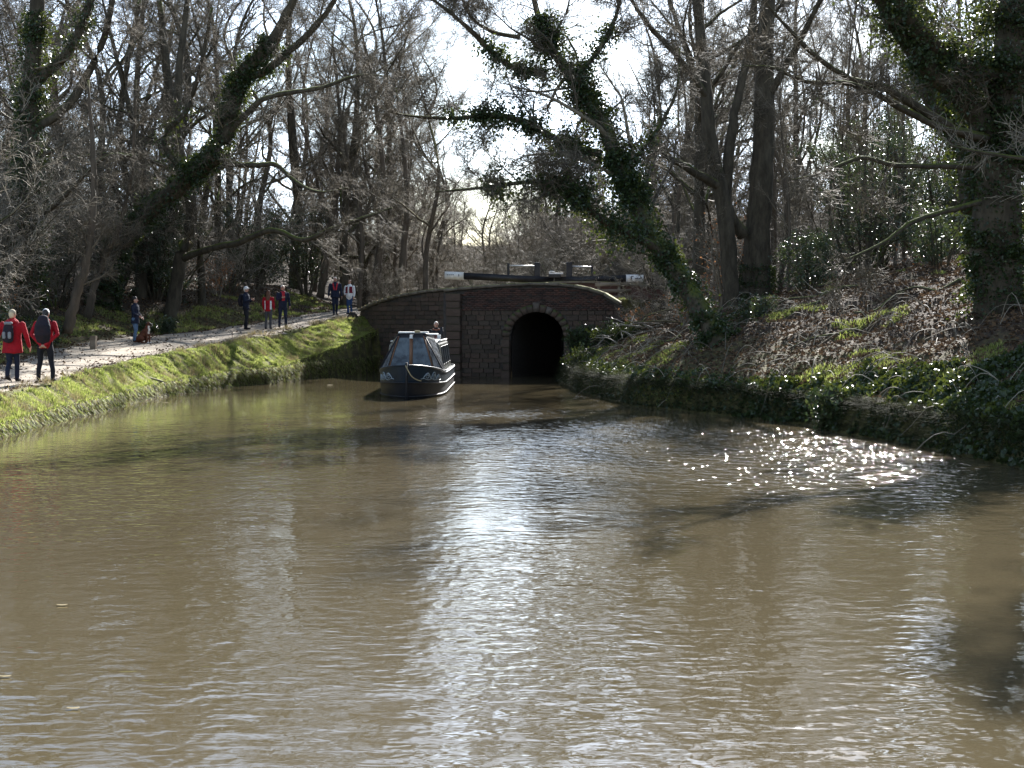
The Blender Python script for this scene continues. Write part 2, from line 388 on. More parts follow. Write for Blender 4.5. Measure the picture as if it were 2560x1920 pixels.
vm = n.new('ShaderNodeMapping'); vm.vector_type = 'POINT'; vm.inputs['Location'].default_value = (-4.6 / 5.0, -28.5 / 9.5, 0); vm.inputs['Scale'].default_value = (1 / 5.0, 1 / 9.5, 1)
l.new(tcn.outputs['Object'], vm.inputs['Vector'])                                            # a cat's paw of wind off the right bank
vl = n.new('ShaderNodeVectorMath'); vl.operation = 'LENGTH'; l.new(vm.outputs[0], vl.inputs[0])
paw = n.new('ShaderNodeMapRange'); paw.interpolation_type = 'SMOOTHSTEP'; paw.inputs[1].default_value = .35; paw.inputs[2].default_value = 1.15; paw.inputs[3].default_value = 3.9; paw.inputs[4].default_value = 0.0
l.new(math_('ADD', vl.outputs['Value'], math_('MULTIPLY', math_('SUBTRACT', patch, .5), 1.5)), paw.inputs[0])
amp = math_('ADD', amp, paw.outputs[0])
hgt = math_('ADD', math_('MULTIPLY', swell, .008), math_('MULTIPLY', amp, math_('ADD', math_('MULTIPLY', rip, .0075), math_('MULTIPLY', chop, .0112))))
u = n.new('ShaderNodeBump'); u.inputs['Distance'].default_value = 1.0; u.inputs['Strength'].default_value = 1.0
l.new(hgt, u.inputs['Height']); l.new(u.outputs[0], b.inputs['Normal'])
tag(link('canal_water', me, mw), kind='structure', label='rippled brown canal water mirroring the bright sky')


# ------------------------------------------------------------------ trees
def lerp_on(P, R, t):
    """point, tangent, radius at t (B,m) along polylines P (B,n,3)"""
    B, n, _ = P.shape
    f = t * (n - 1) * .9999; i = f.astype(int); f = f - i; bi = np.arange(B)[:, None]
    a, c = P[bi, i], P[bi, i + 1]
    r = R[bi, i] * (1 - f) + R[bi, i + 1] * f
    return a + (c - a) * f[..., None], unit(c - a), r

def grow(P, R, m, tmin, ang, ratio, npts, rr, up, wob, rng, tmax=1.0, lmin=0.0, taper=.12, rfloor=.004, side=None, labs=None):
    B, n, _ = P.shape
    Lp = np.linalg.norm(np.diff(P, axis=1), axis=-1).sum(1)[:, None]
    t = tmin + (tmax - tmin) * (np.arange(m)[None, :] + rng.uniform(0, 1, (B, m))) / m
    p, T, r = lerp_on(P, R, t)
    az = rng.uniform(0, 2 * PI, (B, m)) + np.arange(m)[None, :] * 2.4
    ref = np.where(np.abs(T[..., 2:3]) > .9, np.array([1.0, 0, 0]), np.array([0, 0, 1.0]))
    U = unit(np.cross(T, ref)); W = np.cross(T, U)
    a = np.radians(rng.normal(ang[0], ang[1], (B, m)))[..., None]
    d = np.cos(a) * T + np.sin(a) * (np.cos(az)[..., None] * U + np.sin(az)[..., None] * W)
    if side is not None: d = d + np.asarray(side)
    d = unit(d)
    ln = Lp * ratio * (1 - .55 * t) * rng.uniform(.55, 1.25, (B, m)) if labs is None else labs * rng.uniform(.6, 1.3, (B, m)) + 0 * t
    ln = np.maximum(ln, lmin)
    C = B * m
    p = p.reshape(C, 3); d = d.reshape(C, 3); ln = ln.reshape(C); r = r.reshape(C)
    out = np.empty((C, npts, 3)); out[:, 0] = p; step = (ln / (npts - 1))[:, None]
    for k in range(1, npts):
        d = unit(d + rng.normal(0, wob, (C, 3)) + np.array([0, 0, up]))
        out[:, k] = out[:, k - 1] + d * step
    r0 = np.clip(np.minimum(r * rr, ln * .022), rfloor, None)
    rad = r0[:, None] * np.linspace(1, taper, npts)[None, :] ** .8
    return out, np.maximum(rad, rfloor * .6)

def crown_mesh(name, levels, smooth=True):
    """levels: list of (P, R, sides)"""
    V, F = joinVF([tubes(P, R, s) for P, R, s in levels])
    return npmesh(name, V, F, smooth)

def make_proto(kind, seed):
    rng = np.random.default_rng(seed)
    if kind == 'tall':
        h = 17; tr = smooth_path([(0, 0, -.4), (rng.normal(0, .1), rng.normal(0, .1), 4), (rng.normal(0, .5), rng.normal(0, .5), 9), (rng.normal(0, .9), rng.normal(0, .9), 13.5), (rng.normal(0, 1.2), rng.normal(0, 1.2), h)], 22)[None]
        R = (np.array([.30, .22, .20] + list(np.linspace(.19, .03, 19))))[None]
        l1 = grow(tr, R, 17, .18, (48, 12), .36, 9, .55, .07, .16, rng, rfloor=.012)
        l2 = grow(*l1, 9, .15, (46, 14), .42, 6, .6, .05, .18, rng, rfloor=.011)
        l3 = grow(*l2, 7, .1, (45, 15), .5, 5, .7, .03, .2, rng, lmin=.45, rfloor=.008)
        l4 = grow(*l3, 6, .1, (42, 15), .6, 3, .8, .02, .2, rng, lmin=.3, rfloor=.0077)
        return [(tr, R, 10), (l1[0], l1[1], 6)], [(l2[0], l2[1], 4), (l3[0], l3[1], 3), (l4[0], l4[1], 3)]
    if kind == 'slender':
        h = 15; tr = smooth_path([(0, 0, -.4), (rng.normal(0, .15), rng.normal(0, .15), 4), (rng.normal(0, .4), rng.normal(0, .4), 9), (rng.normal(0, .6), rng.normal(0, .6), h)], 18)[None]
        R = (np.array([.14, .115] + list(np.linspace(.11, .015, 16))))[None]
        l1 = grow(tr, R, 18, .2, (38, 12), .2, 7, .5, .10, .16, rng, rfloor=.008, lmin=.8)
        l2 = grow(*l1, 8, .1, (42, 14), .45, 5, .6, .06, .18, rng, rfloor=.0105, lmin=.5)
        l3 = grow(*l2, 6, .1, (42, 15), .55, 4, .7, .04, .2, rng, lmin=.3, rfloor=.0077)
        l4 = grow(*l3, 3, .1, (42, 15), .6, 3, .8, .02, .2, rng, lmin=.2, rfloor=.007)
        return [(tr, R, 8)], [(l1[0], l1[1], 4), (l2[0], l2[1], 3), (l3[0], l3[1], 3), (l4[0], l4[1], 3)]
    if kind == 'spread':
        tr = smooth_path([(0, 0, -.4), (.1, 0, 2), (rng.normal(0, .4), rng.normal(0, .4), 5), (rng.normal(0, 1), rng.normal(0, 1), 9), (rng.normal(0, 1.5), rng.normal(0, 1.5), 12)], 18)[None]
        R = (np.array([.30, .24, .22] + list(np.linspace(.2, .03, 15))))[None]
        l1 = grow(tr, R, 14, .2, (58, 12), .5, 10, .6, .05, .18, rng, rfloor=.014)
        l2 = grow(*l1, 10, .15, (48, 14), .4, 6, .6, .03, .2, rng, rfloor=.011)
        l3 = grow(*l2, 7, .1, (46, 15), .5, 5, .7, .01, .2, rng, lmin=.4, rfloor=.008)
        l4 = grow(*l3, 6, .1, (42, 15), .6, 3, .8, 0, .2, rng, lmin=.28, rfloor=.0077)
        return [(tr, R, 10), (l1[0], l1[1], 6)], [(l2[0], l2[1], 4), (l3[0], l3[1], 3), (l4[0], l4[1], 3)]
    if kind == 'shrub':
        m = 12; az = rng.uniform(0, 2 * PI, m); P = np.zeros((m, 8, 3)); d = unit(np.stack([np.cos(az) * .55, np.sin(az) * .55, np.ones(m)], 1))
        P[:, 0] = np.stack([np.cos(az) * .2, np.sin(az) * .2, -.2 + 0 * az], 1); ln = rng.uniform(3, 5.2, m)[:, None] / 7
        for k in range(1, 8):
            d = unit(d + rng.normal(0, .13, (m, 3)) + np.array([0, 0, -.02])); P[:, k] = P[:, k - 1] + d * ln
        R = np.linspace(.035, .008, 8)[None] * rng.uniform(.7, 1.3, (m, 1))
        l2 = grow(P, R, 9, .1, (45, 14), .42, 6, .6, .02, .2, rng, rfloor=.0105)
        l3 = grow(*l2, 7, .1, (46, 15), .5, 4, .7, .01, .22, rng, lmin=.35, rfloor=.008)
        l4 = grow(*l3, 4, .1, (42, 15), .6, 3, .8, 0, .2, rng, lmin=.25, rfloor=.0077)
        return [(P, R, 5)], [(l2[0], l2[1], 3), (l3[0], l3[1], 3), (l4[0], l4[1], 3)]

PROTO = {}
for kind, seeds in (('tall', (1, 2, 3)), ('slender', (4, 5, 6)), ('spread', (7, 8)), ('shrub', (9, 10, 12))):
    for s in seeds:
        a, c = make_proto(kind, s)
        grey = kind == 'shrub' or s in (2, 8)
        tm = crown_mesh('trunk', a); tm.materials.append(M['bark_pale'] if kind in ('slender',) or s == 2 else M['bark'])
        cm = crown_mesh('crown', c); cm.materials.append(M['twig_grey'] if grey else M['twig'])
        PROTO.setdefault(kind, []).append((tm, cm))

GROUPS = {}
ORD = ['leftmost', 'second from left', 'third from left', 'fourth from left', 'fifth from left', 'sixth from left', 'seventh from left', 'eighth from left', 'ninth from left', 'tenth from left', 'eleventh from left', 'twelfth from left', 'thirteenth from left', 'fourteenth from left', 'fifteenth from left', 'sixteenth from left']
def place_tree(name, kind, i, x, y, scale, label, cat, group, rz=None, lean=(0, 0), sz=None):
    tm, cm = PROTO[kind][i % len(PROTO[kind])]
    r = empty(name, (x, y, zat(x, y)), 0, label, cat, group)
    if group: GROUPS.setdefault(group, []).append(r)
    r.rotation_euler = (lean[0], lean[1], RNG.uniform(0, 2 * PI) if rz is None else rz)
    r.scale = (scale, scale, sz or scale)
    link('trunk' if kind != 'shrub' else 'stems', tm, None, r); link('crown', cm, None, r)
    return r

def scatter(n, xr, yr, mind, ok, rng, pts=None, tries=6000):
    pts = [] if pts is None else pts; got = []
    for _ in range(tries):
        x = rng.uniform(*xr); y = rng.uniform(*yr)
        if not ok(x, y): continue
        if all((x - a) ** 2 + (y - c) ** 2 > mind ** 2 for a, c in pts):
            pts.append((x, y)); got.append((x, y))
            if len(got) >= n: break
    return got
def pxof(x, y): return 1280 + x * FPX / y

TR = np.random.default_rng(5)
# woods left of the towpath
used = []
for i, (x, y) in enumerate(scatter(47, (-48, -11), (60, 118), 2.6, lambda x, y: -260 < pxof(x, y) < 800 and x < np.interp(y, [60, 66, 75, 118], [-17.5, -16, -12.5, -12]), TR, used)):
    near = y < 80
    kind = ('tall', 'slender', 'spread', 'tall')[i % 4]
    place_tree('bare_tree', kind, i, x, y, TR.uniform(.85, 1.2), 'bare brown tree deep in the wood behind the towpath walkers' if not near else 'bare tree near the front of the wood left of the towpath', 'tree', 'wood left of the towpath' if not near else 'front of the left wood')
# trees at the head of the towpath, lower towards the gap of sky
for i, (x, y) in enumerate(scatter(16, (-15, -2), (79, 120), 2.0, lambda x, y: 760 < pxof(x, y) < 1120, TR, used)):
    s = np.interp(pxof(x, y), [760, 900, 1000, 1120], [1.3, 1.2, 1.0, .62]) * np.interp(y, [80, 125], [.92, 1.15])
    place_tree('bare_tree', ('slender', 'tall', 'slender')[i % 3], i, x, y, s, 'slim bare tree where the towpath climbs past the bridge end', 'tree', 'trees at the head of the towpath')
for i, (px_, y, s) in enumerate([(862, 84, 1.15), (908, 88, 1.15), (955, 93, 1.15), (1045, 100, .85)]):
    x = (px_ - 1280) * y / FPX
    place_tree('bare_tree', ('tall', 'spread', 'tall', 'slender')[i], i, x, y, s, ('tall bare tree above the far pair of walkers', 'wide bare tree behind the left end of the bridge', 'bare tree reaching into the sky gap left of the lock beam', 'slim bare tree just left of the white beam end')[i], 'tree', None)
# thicket far beyond the lock
for i, (x, y) in enumerate(scatter(52, (-14, 22), (92, 150), 2.2, lambda x, y: 980 < pxof(x, y) < 1720, TR, used)):
    s = TR.uniform(.42, .62) * y / 115
    place_tree('bare_tree', ('tall', 'spread', 'slender')[i % 3], i, x, y, s, 'low bare tree in the brown thicket far beyond the lock gates', 'tree', 'thicket beyond the lock')
# woods right
for i, (x, y) in enumerate(scatter(50, (5, 50), (58, 118), 2.3, lambda x, y: 1540 < pxof(x, y) < 2760 and x > np.interp(y, [50, 62, 70, 118], [9, 6.5, 6.0, 10]), TR, used)):
    kind = ('slender', 'slender', 'tall', 'slender', 'spread')[i % 5]
    near = y < 78
    place_tree('bare_tree', kind, i + 1, x, y, TR.uniform(.85, 1.2), 'thin upright bare tree in the wood on the far right slope' if not near else 'bare upright tree behind the crest of the right bank', 'tree', 'wood behind the right bank' if not near else 'front of the right wood')
for i, (x, y) in enumerate(scatter(16, (7, 30), (52, 80), 1.6, lambda x, y: 1900 < pxof(x, y) < 2420, TR, [])):
    place_tree('bare_sapling', 'slender', i, x, y, TR.uniform(.4, .62), 'thin bare sapling on the crest of the right bank', 'sapling', 'saplings on the right crest', sz=TR.uniform(.7, .95))
# trees just outside the picture on the right, whose shadows cross the water
for i, (x, y, s) in enumerate([(15.5, 27, 1.0), (18.5, 35, 1.1), (13.5, 19, .8), (21, 44, 1.1), (11.8, 25.5, .95), (13.0, 31, 1.1), (10.9, 20, .8)]):
    place_tree('bare_tree', ('tall', 'spread')[i % 2], i, x, y, s, 'bare tree on the right bank just outside the picture', 'tree', 'trees beyond the right edge')
# bare hazel shrubs
for i, (x, y, s) in enumerate([(-17.5, 52, 1.0), (-19, 56, 1.2), (-16.6, 47, .8), (-20.5, 61, 1.3), (-18.2, 64, 1.1), (-22, 58, 1.4), (-15.6, 43, .7), (-24, 66, 1.5), (-21, 69, 1.4), (-17.5, 70, 1.2), (-15.2, 71, 1.1), (-27, 72, 1.6), (-13.5, 76, 1.0), (-18.8, 47, 1.15), (-19.8, 51, 1.5), (-23, 63, 1.7)]):
    place_tree('hazel_shrub', 'shrub', i, x, y, s, 'grey twiggy leafless shrub at the wood edge beside the towpath', 'shrub', 'bare shrubs along the towpath edge', sz=s * 1.1)
for i, (x, y, s) in enumerate([(8.5, 57, .7), (12, 60, .8), (15, 58, .8), (6.2, 66, .7), (10, 68, .9), (18, 62, 1), (14.5, 66, 1), (5.4, 60, .55), (20, 56, .9)]):
    place_tree('hazel_shrub', 'shrub', i, x, y, s, 'brown twiggy leafless shrub on the crest of the right bank', 'shrub', 'bare shrubs on the right bank')
for i, (x, y) in enumerate(scatter(26, (-16, 22), (84, 130), 2.2, lambda x, y: 900 < pxof(x, y) < 1700, TR, [])):
    place_tree('hazel_shrub', 'shrub', i, x, y, TR.uniform(.8, 1.3), 'pale brown leafless shrub in the thicket behind the lock', 'shrub', 'bare shrubs beyond the lock')

for i, (x, y) in enumerate(scatter(34, (-9, 14), (78, 104), 1.5, lambda x, y: 930 < pxof(x, y) < 1760, TR, [])):
    place_tree('hazel_shrub', 'shrub', i, x, y, TR.uniform(.5, .8), 'low brown twiggy shrub close behind the lock gates', 'shrub', 'low shrubs behind the lock gates')
# far wooded rise that closes the view between the trunks
for i, (x, y) in enumerate(scatter(42, (-75, 75), (118, 175), 4.5, lambda x, y: -150 < pxof(x, y) < 2700, TR, [])):
    gap = 1000 < pxof(x, y) < 1560
    place_tree('bare_tree', ('spread', 'tall', 'slender')[i % 3], i, x, y, TR.uniform(.4, .55) if gap else TR.uniform(.65, .95), 'distant bare tree on the far wooded rise', 'tree', 'far wooded rise')
for i, (x, y) in enumerate(scatter(60, (-60, 60), (84, 140), 3.4, lambda x, y: (-150 < pxof(x, y) < 950) or (1560 < pxof(x, y) < 2700), TR, [])):
    place_tree('hazel_shrub', 'shrub', i, x, y, TR.uniform(.9, 1.5), 'leafless understorey shrub between the trunks of the wood', 'shrub', 'understorey of the wood')
for g_, (phr, cat_) in {'front of the left wood': ('bare tree at the front of the wood left of the towpath', 0), 'front of the right wood': ('bare upright tree along the crest of the right bank', 0), 'trees at the head of the towpath': ('slim bare tree where the towpath climbs past the bridge', 0),
                        'bare shrubs along the towpath edge': ('grey twiggy shrub at the wood edge by the towpath', 0), 'bare shrubs on the right bank': ('brown twiggy shrub on the right crest', 0), 'saplings on the right crest': ('thin bare sapling on the crest of the right bank', 0)}.items():
    for q, o_ in enumerate(sorted(GROUPS[g_], key=lambda o: pxof(o.location.x, o.location.y))[:16]): o_['label'] = phr + ', ' + ORD[q]
# ---- the big trees one can point to
def hero(name, label, cat, stems, seed, bark='bark', twig='twig', ivy=None, m=(7, 7, 6, 5), up=.03, tsz=1.0, sub=.3, ang=50):
    """stems: list of (points (px,py,Y), radii, role); every stem is a child mesh; twigs grow from them"""
    rng = np.random.default_rng(seed)
    base = wp(*stems[0][0][0]); root = empty(name, base, 0, label, cat)
    lv1 = []
    for j, (pts, rad, role) in enumerate(stems):
        W = np.array([wp(*p) for p in pts]) - base
        n = max(10, 4 * len(W)); P = smooth_path(W, n); R = np.interp(np.linspace(0, 1, n), np.linspace(0, 1, len(rad)), rad)
        P = P + rng.normal(0, .02, P.shape) * np.minimum(1, R[:, None] * 6)
        V, F = tube_one(P, R * (1 + .06 * rng.normal(size=n)), 12 if R[0] > .15 else 8)
        link(role, npmesh(role, V, F, True), M[bark], root)
        lv1.append((P, R))
    lev = []
    for P, R in lv1:
        Lg = np.linalg.norm(np.diff(P, axis=0), axis=1).sum()
        mm = max(3, int(Lg * m[0] / 7))
        a = grow(P[None], R[None], mm, .3, (ang, 14), sub, 8, .4, up, .17, rng, rfloor=.012, lmin=.9)
        lev.append(a)
    A = (np.concatenate([a[0] for a in lev]), np.concatenate([a[1] for a in lev]))
    B_ = grow(*A, m[1], .1, (46, 14), .45, 6, .6, up * .7, .18, rng, rfloor=.007, lmin=.5)
    C_ = grow(*B_, m[2], .1, (45, 14), .55, 5, .7, up * .4, .2, rng, rfloor=.008, lmin=.35)
    D_ = grow(*C_, m[3], .1, (42, 14), .6, 3, .8, 0, .2, rng, rfloor=.0068, lmin=.25)
    me = crown_mesh('crown', [(*A, 5), (*B_, 4), (*C_, 3), (*D_, 3)]); link('crown', me, M[twig], root)
    if ivy:
        Cs, Ds = [], []
        for j, n_, spread, t0, t1 in ivy:
            P, R = lv1[j]
            ta = rng.uniform(t0, t1, 4 * n_); pr = np.clip(.5 + .55 * np.sin(ta * 31 + j) + .45 * np.sin(ta * 77 + 2 * j), .28, 1)
            ta = ta[rng.uniform(0, 1, len(ta)) < pr * .8]; n_ = min(n_, len(ta)); t = ta[:n_][None]; p, T, r = lerp_on(P[None], R[None], t)
            p, T, r = p[0], T[0], r[0]
            o = unit(np.cross(T, unit(rng.normal(size=T.shape))))
            clump = .5 + .5 * np.sin(t[0] * 40 + rng.uniform(0, 6)) * np.sin(t[0] * 17 + 1)
            dist = r + np.abs(rng.normal(0, spread, n_)) * (.45 + clump)
            Cs.append(p + o * dist[:, None] + rng.normal(0, .04, p.shape)); Ds.append(o + rng.normal(0, .6, o.shape) + np.array([0, 0, -.5]))
        V, F = leavesVF(np.concatenate(Cs), np.concatenate(Ds), .085 * tsz, rng, .85)
        link('ivy', npmesh('ivy', V, F), M['ivy'], root)
    return root

hero('leaning_ivy_tree', 'ivy-clad tree leaning left over the canal from the right bank beside the bridge', 'tree', [
    ([(1815, 885, 44), (1775, 815, 44.3), (1705, 700, 45), (1645, 615, 45.5), (1592, 510, 46), (1545, 400, 46.5), (1497, 290, 47), (1440, 205, 47.5), (1385, 130, 48), (1352, 60, 48.3), (1320, -60, 48.6)], [.36, .30, .27, .25, .24, .22, .2, .17, .14, .1, .06], 'trunk'),
    ([(1655, 630, 45.4), (1590, 590, 45), (1500, 545, 44.6), (1445, 490, 44.2), (1400, 460, 44), (1320, 455, 43.8), (1200, 470, 43.6), (1090, 480, 43.2)], [.14, .13, .12, .1, .08, .06, .045, .02], 'limb'),
    ([(1500, 385, 46.7), (1440, 372, 46.4), (1375, 340, 46), (1310, 305, 45.6), (1230, 288, 45.2), (1130, 296, 44.8), (1010, 288, 44.4), (930, 262, 44)], [.13, .11, .1, .085, .07, .05, .035, .015], 'limb'),
    ([(1365, 182, 48), (1290, 172, 47.8), (1230, 130, 47.5), (1170, 70, 47), (1100, 12, 46.6), (1020, -40, 46.2)], [.12, .1, .09, .07, .05, .03], 'limb'),
    ([(1300, 95, 48), (1235, 80, 48), (1190, 55, 48), (1160, 10, 48), (1150, -60, 48)], [.07, .06, .05, .04, .03], 'limb'),
    ([(1432, 200, 47.5), (1500, 120, 48), (1540, 40, 48.5), (1560, -60, 49)], [.1, .08, .06, .04], 'limb'),
    ([(1560, 430, 46.5), (1640, 330, 47), (1690, 230, 47.5), (1700, 120, 48)], [.08, .06, .045, .02], 'limb'),
    ], 21, ivy=[(0, 7500, .12, .02, .5), (0, 12000, .27, .38, .92), (1, 6500, .3, .1, .85), (2, 5000, .24, .05, .75), (3, 2200, .2, 0, .5), (5, 1500, .2, 0, .6), (6, 700, .15, 0, .5)], m=(12, 8, 7, 5), sub=.32, up=.02)

hero('bent_ivy_tree', 'dark ivy-wrapped tree bending right above the towpath and the dog walker', 'tree', [
    ([(258, 800, 66), (262, 705, 66), (295, 615, 65.6), (375, 525, 65), (465, 448, 64.5), (540, 385, 64), (575, 290, 64), (602, 190, 64), (655, 135, 63.8), (705, 60, 63.5), (750, -40, 63)], [.55, .46, .42, .4, .38, .36, .33, .3, .25, .2, .12], 'trunk'),
    ([(600, 195, 64), (660, 178, 63.8), (720, 130, 63.4), (775, 80, 63), (830, 10, 62.6), (860, -50, 62)], [.2, .17, .15, .13, .1, .07], 'limb'),
    ([(555, 350, 64), (640, 260, 63.6), (700, 235, 63.2), (800, 220, 62.8), (890, 190, 62.4), (960, 190, 62)], [.14, .12, .1, .08, .06, .03], 'limb'),
    ([(560, 410, 64), (640, 413, 63.6), (690, 412, 63.2), (740, 455, 62.8), (800, 480, 62.4), (870, 470, 62)], [.12, .11, .1, .08, .05, .02], 'limb'),
    ([(470, 450, 64.5), (410, 350, 64.5), (470, 270, 64.3), (505, 150, 64), (530, 20, 64)], [.16, .13, .11, .09, .06], 'limb'),
    ], 22, ivy=[(0, 15000, .15, .0, .85), (1, 1200, .14, 0, .4), (4, 600, .2, 0, .5)], m=(7, 7, 6, 5), tsz=1.2, sub=.28)

hero('moss_limbed_tree', 'dark tree with a long mossy limb reaching level over the towpath group', 'tree', [
    ([(425, 800, 68), (440, 715, 68), (455, 640, 67.8), (478, 560, 67.5), (470, 460, 67.5), (440, 330, 67.5), (450, 160, 67.5), (470, -20, 67.5)], [.34, .3, .28, .26, .24, .2, .16, .1], 'trunk'),
    ([(450, 650, 67.8), (520, 622, 67), (600, 605, 66), (680, 574, 65), (755, 600, 64.3), (830, 572, 63.5), (900, 548, 63), (980, 520, 62.5)], [.16, .14, .13, .12, .1, .08, .06, .03], 'limb'),
    ([(475, 500, 67.5), (420, 420, 67), (300, 385, 66), (180, 395, 65), (40, 420, 64)], [.12, .1, .08, .06, .03], 'limb'),
    ], 23, m=(6, 7, 6, 5), sub=.22)

hero('dark_leaning_trunk_tree', 'dark trunk slanting right behind the dog walker', 'tree', [
    ([(352, 800, 71), (365, 700, 71), (395, 610, 71), (430, 520, 71), (445, 380, 71), (420, 200, 71), (400, 0, 71)], [.42, .36, .33, .3, .25, .2, .12], 'trunk'),
    ([(400, 600, 71), (330, 480, 71), (300, 330, 70), (320, 150, 70), (350, 0, 70)], [.2, .18, .15, .12, .08], 'limb')], 24, m=(6, 6, 6, 5), ivy=[(0, 4000, .16, 0, .6)], tsz=1.2)

hero('twin_stem_tree', 'big twin-stemmed tree standing behind the leaning ivy tree on the right bank', 'tree', [
    ([(1885, 790, 56), (1890, 720, 56), (1895, 600, 56), (1905, 420, 56), (1912, 260, 56), (1914, 100, 56), (1922, -80, 56)], [.62, .52, .46, .4, .36, .3, .22], 'trunk'),
    ([(1835, 800, 55), (1828, 740, 55), (1818, 600, 55), (1795, 450, 55), (1776, 340, 55), (1762, 200, 55), (1748, 60, 55), (1735, -80, 55)], [.36, .31, .28, .26, .24, .21, .17, .12], 'trunk'),
    ([(1860, 590, 55.6), (1818, 520, 55.2), (1822, 390, 55), (1842, 260, 55), (1875, 110, 55), (1890, -60, 55)], [.22, .2, .18, .16, .13, .1], 'limb'),
    ([(1800, 470, 55), (1720, 420, 54), (1630, 370, 53)], [.17, .14, .05], 'limb'),
    ([(1775, 250, 55), (1700, 150, 54), (1620, 60, 53), (1560, -30, 52)], [.13, .1, .08, .05], 'limb'),
    ([(1912, 250, 56), (1990, 120, 55), (2060, -20, 54)], [.15, .11, .07], 'limb'),
    ], 25, m=(5, 6, 6, 5), sub=.18, up=.05, ivy=[(0, 2600, .14, 0, .25)], bark='bark')

hero('great_ivy_tree', 'massive ivy-covered tree filling the right edge above the bank', 'tree', [
    ([(2520, 950, 37), (2505, 820, 37), (2490, 640, 37), (2495, 450, 37), (2510, 300, 37), (2530, 120, 37), (2545, -100, 37), (2560, -420, 37), (2575, -800, 37)], [.82, .66, .56, .52, .5, .45, .4, .3, .12], 'trunk'),
    ([(2545, -120, 37), (2450, -330, 36.5), (2340, -520, 36), (2280, -700, 36)], [.24, .19, .14, .06], 'limb'),
    ([(2555, -330, 37), (2660, -520, 37), (2740, -720, 37)], [.2, .15, .06], 'limb'),
    ([(2500, 400, 37), (2460, 320, 36.8), (2400, 235, 36.5), (2330, 180, 36.2), (2270, 105, 36), (2215, 25, 35.6), (2180, -60, 35.3)], [.34, .3, .27, .24, .2, .17, .12], 'limb'),
    ([(2440, 520, 37.8), (2420, 370, 38.2), (2350, 270, 38.5), (2310, 180, 39), (2300, 40, 39), (2290, -80, 39)], [.36, .32, .28, .24, .2, .14], 'limb'),
    ([(2520, 200, 37), (2440, 175, 36.5), (2360, 130, 36), (2290, 70, 35.5), (2230, -30, 35)], [.24, .2, .17, .14, .1], 'limb'),
    ([(2470, 350, 36.6), (2380, 320, 35.5), (2280, 260, 34.6), (2200, 215, 34), (2130, 200, 33.6), (2040, 140, 33), (1960, 60, 32.4), (1900, -10, 32)], [.13, .115, .1, .085, .07, .05, .035, .015], 'limb'),
    ([(2460, 345, 36), (2330, 310, 35), (2220, 250, 34), (2120, 208, 33), (2020, 205, 32.5), (1930, 170, 32), (1860, 165, 31.6)], [.09, .08, .07, .055, .04, .03, .015], 'limb'),
    ([(2440, 415, 36), (2310, 415, 35), (2230, 412, 34.4), (2150, 395, 34), (2060, 430, 33.5), (1980, 450, 33)], [.07, .06, .05, .045, .03, .012], 'limb'),
    ([(2450, 505, 36), (2360, 530, 35.2), (2280, 555, 34.6), (2220, 600, 34.2), (2150, 635, 34), (2110, 650, 33.8)], [.07, .06, .05, .04, .03, .012], 'limb'),
    ], 26, ivy=[(0, 17000, .16, .02, .6), (0, 14000, .5, .55, 1), (3, 6000, .26, 0, 1), (4, 3500, .2, 0, .9), (5, 4500, .3, 0, 1), (1, 3000, .4, 0, 1), (2, 2500, .4, 0, 1)], m=(5, 6, 6, 5), sub=.2, up=.0, tsz=.95)

hero('grey_forked_tree', 'tall ivy-wrapped forked tree rising at the top left behind the hikers', 'tree', [
    ([(60, 900, 58), (70, 700, 58), (75, 500, 58), (72, 300, 58), (85, 120, 58), (100, -60, 58)], [.5, .42, .38, .36, .3, .22], 'trunk'),
    ([(85, 210, 58), (170, 130, 57.5), (215, 40, 57), (240, -60, 57)], [.22, .18, .15, .1], 'limb'),
    ([(75, 330, 58), (170, 260, 58), (250, 120, 58), (290, -40, 58)], [.2, .16, .13, .09], 'limb'),
    ([(78, 560, 58), (150, 500, 57), (260, 395, 56), (330, 390, 55)], [.12, .09, .06, .03], 'limb'),
    ], 27, m=(6, 7, 6, 5), ivy=[(0, 9000, .22, .1, .9), (1, 1500, .2, 0, .8)], tsz=1.15, sub=.3)

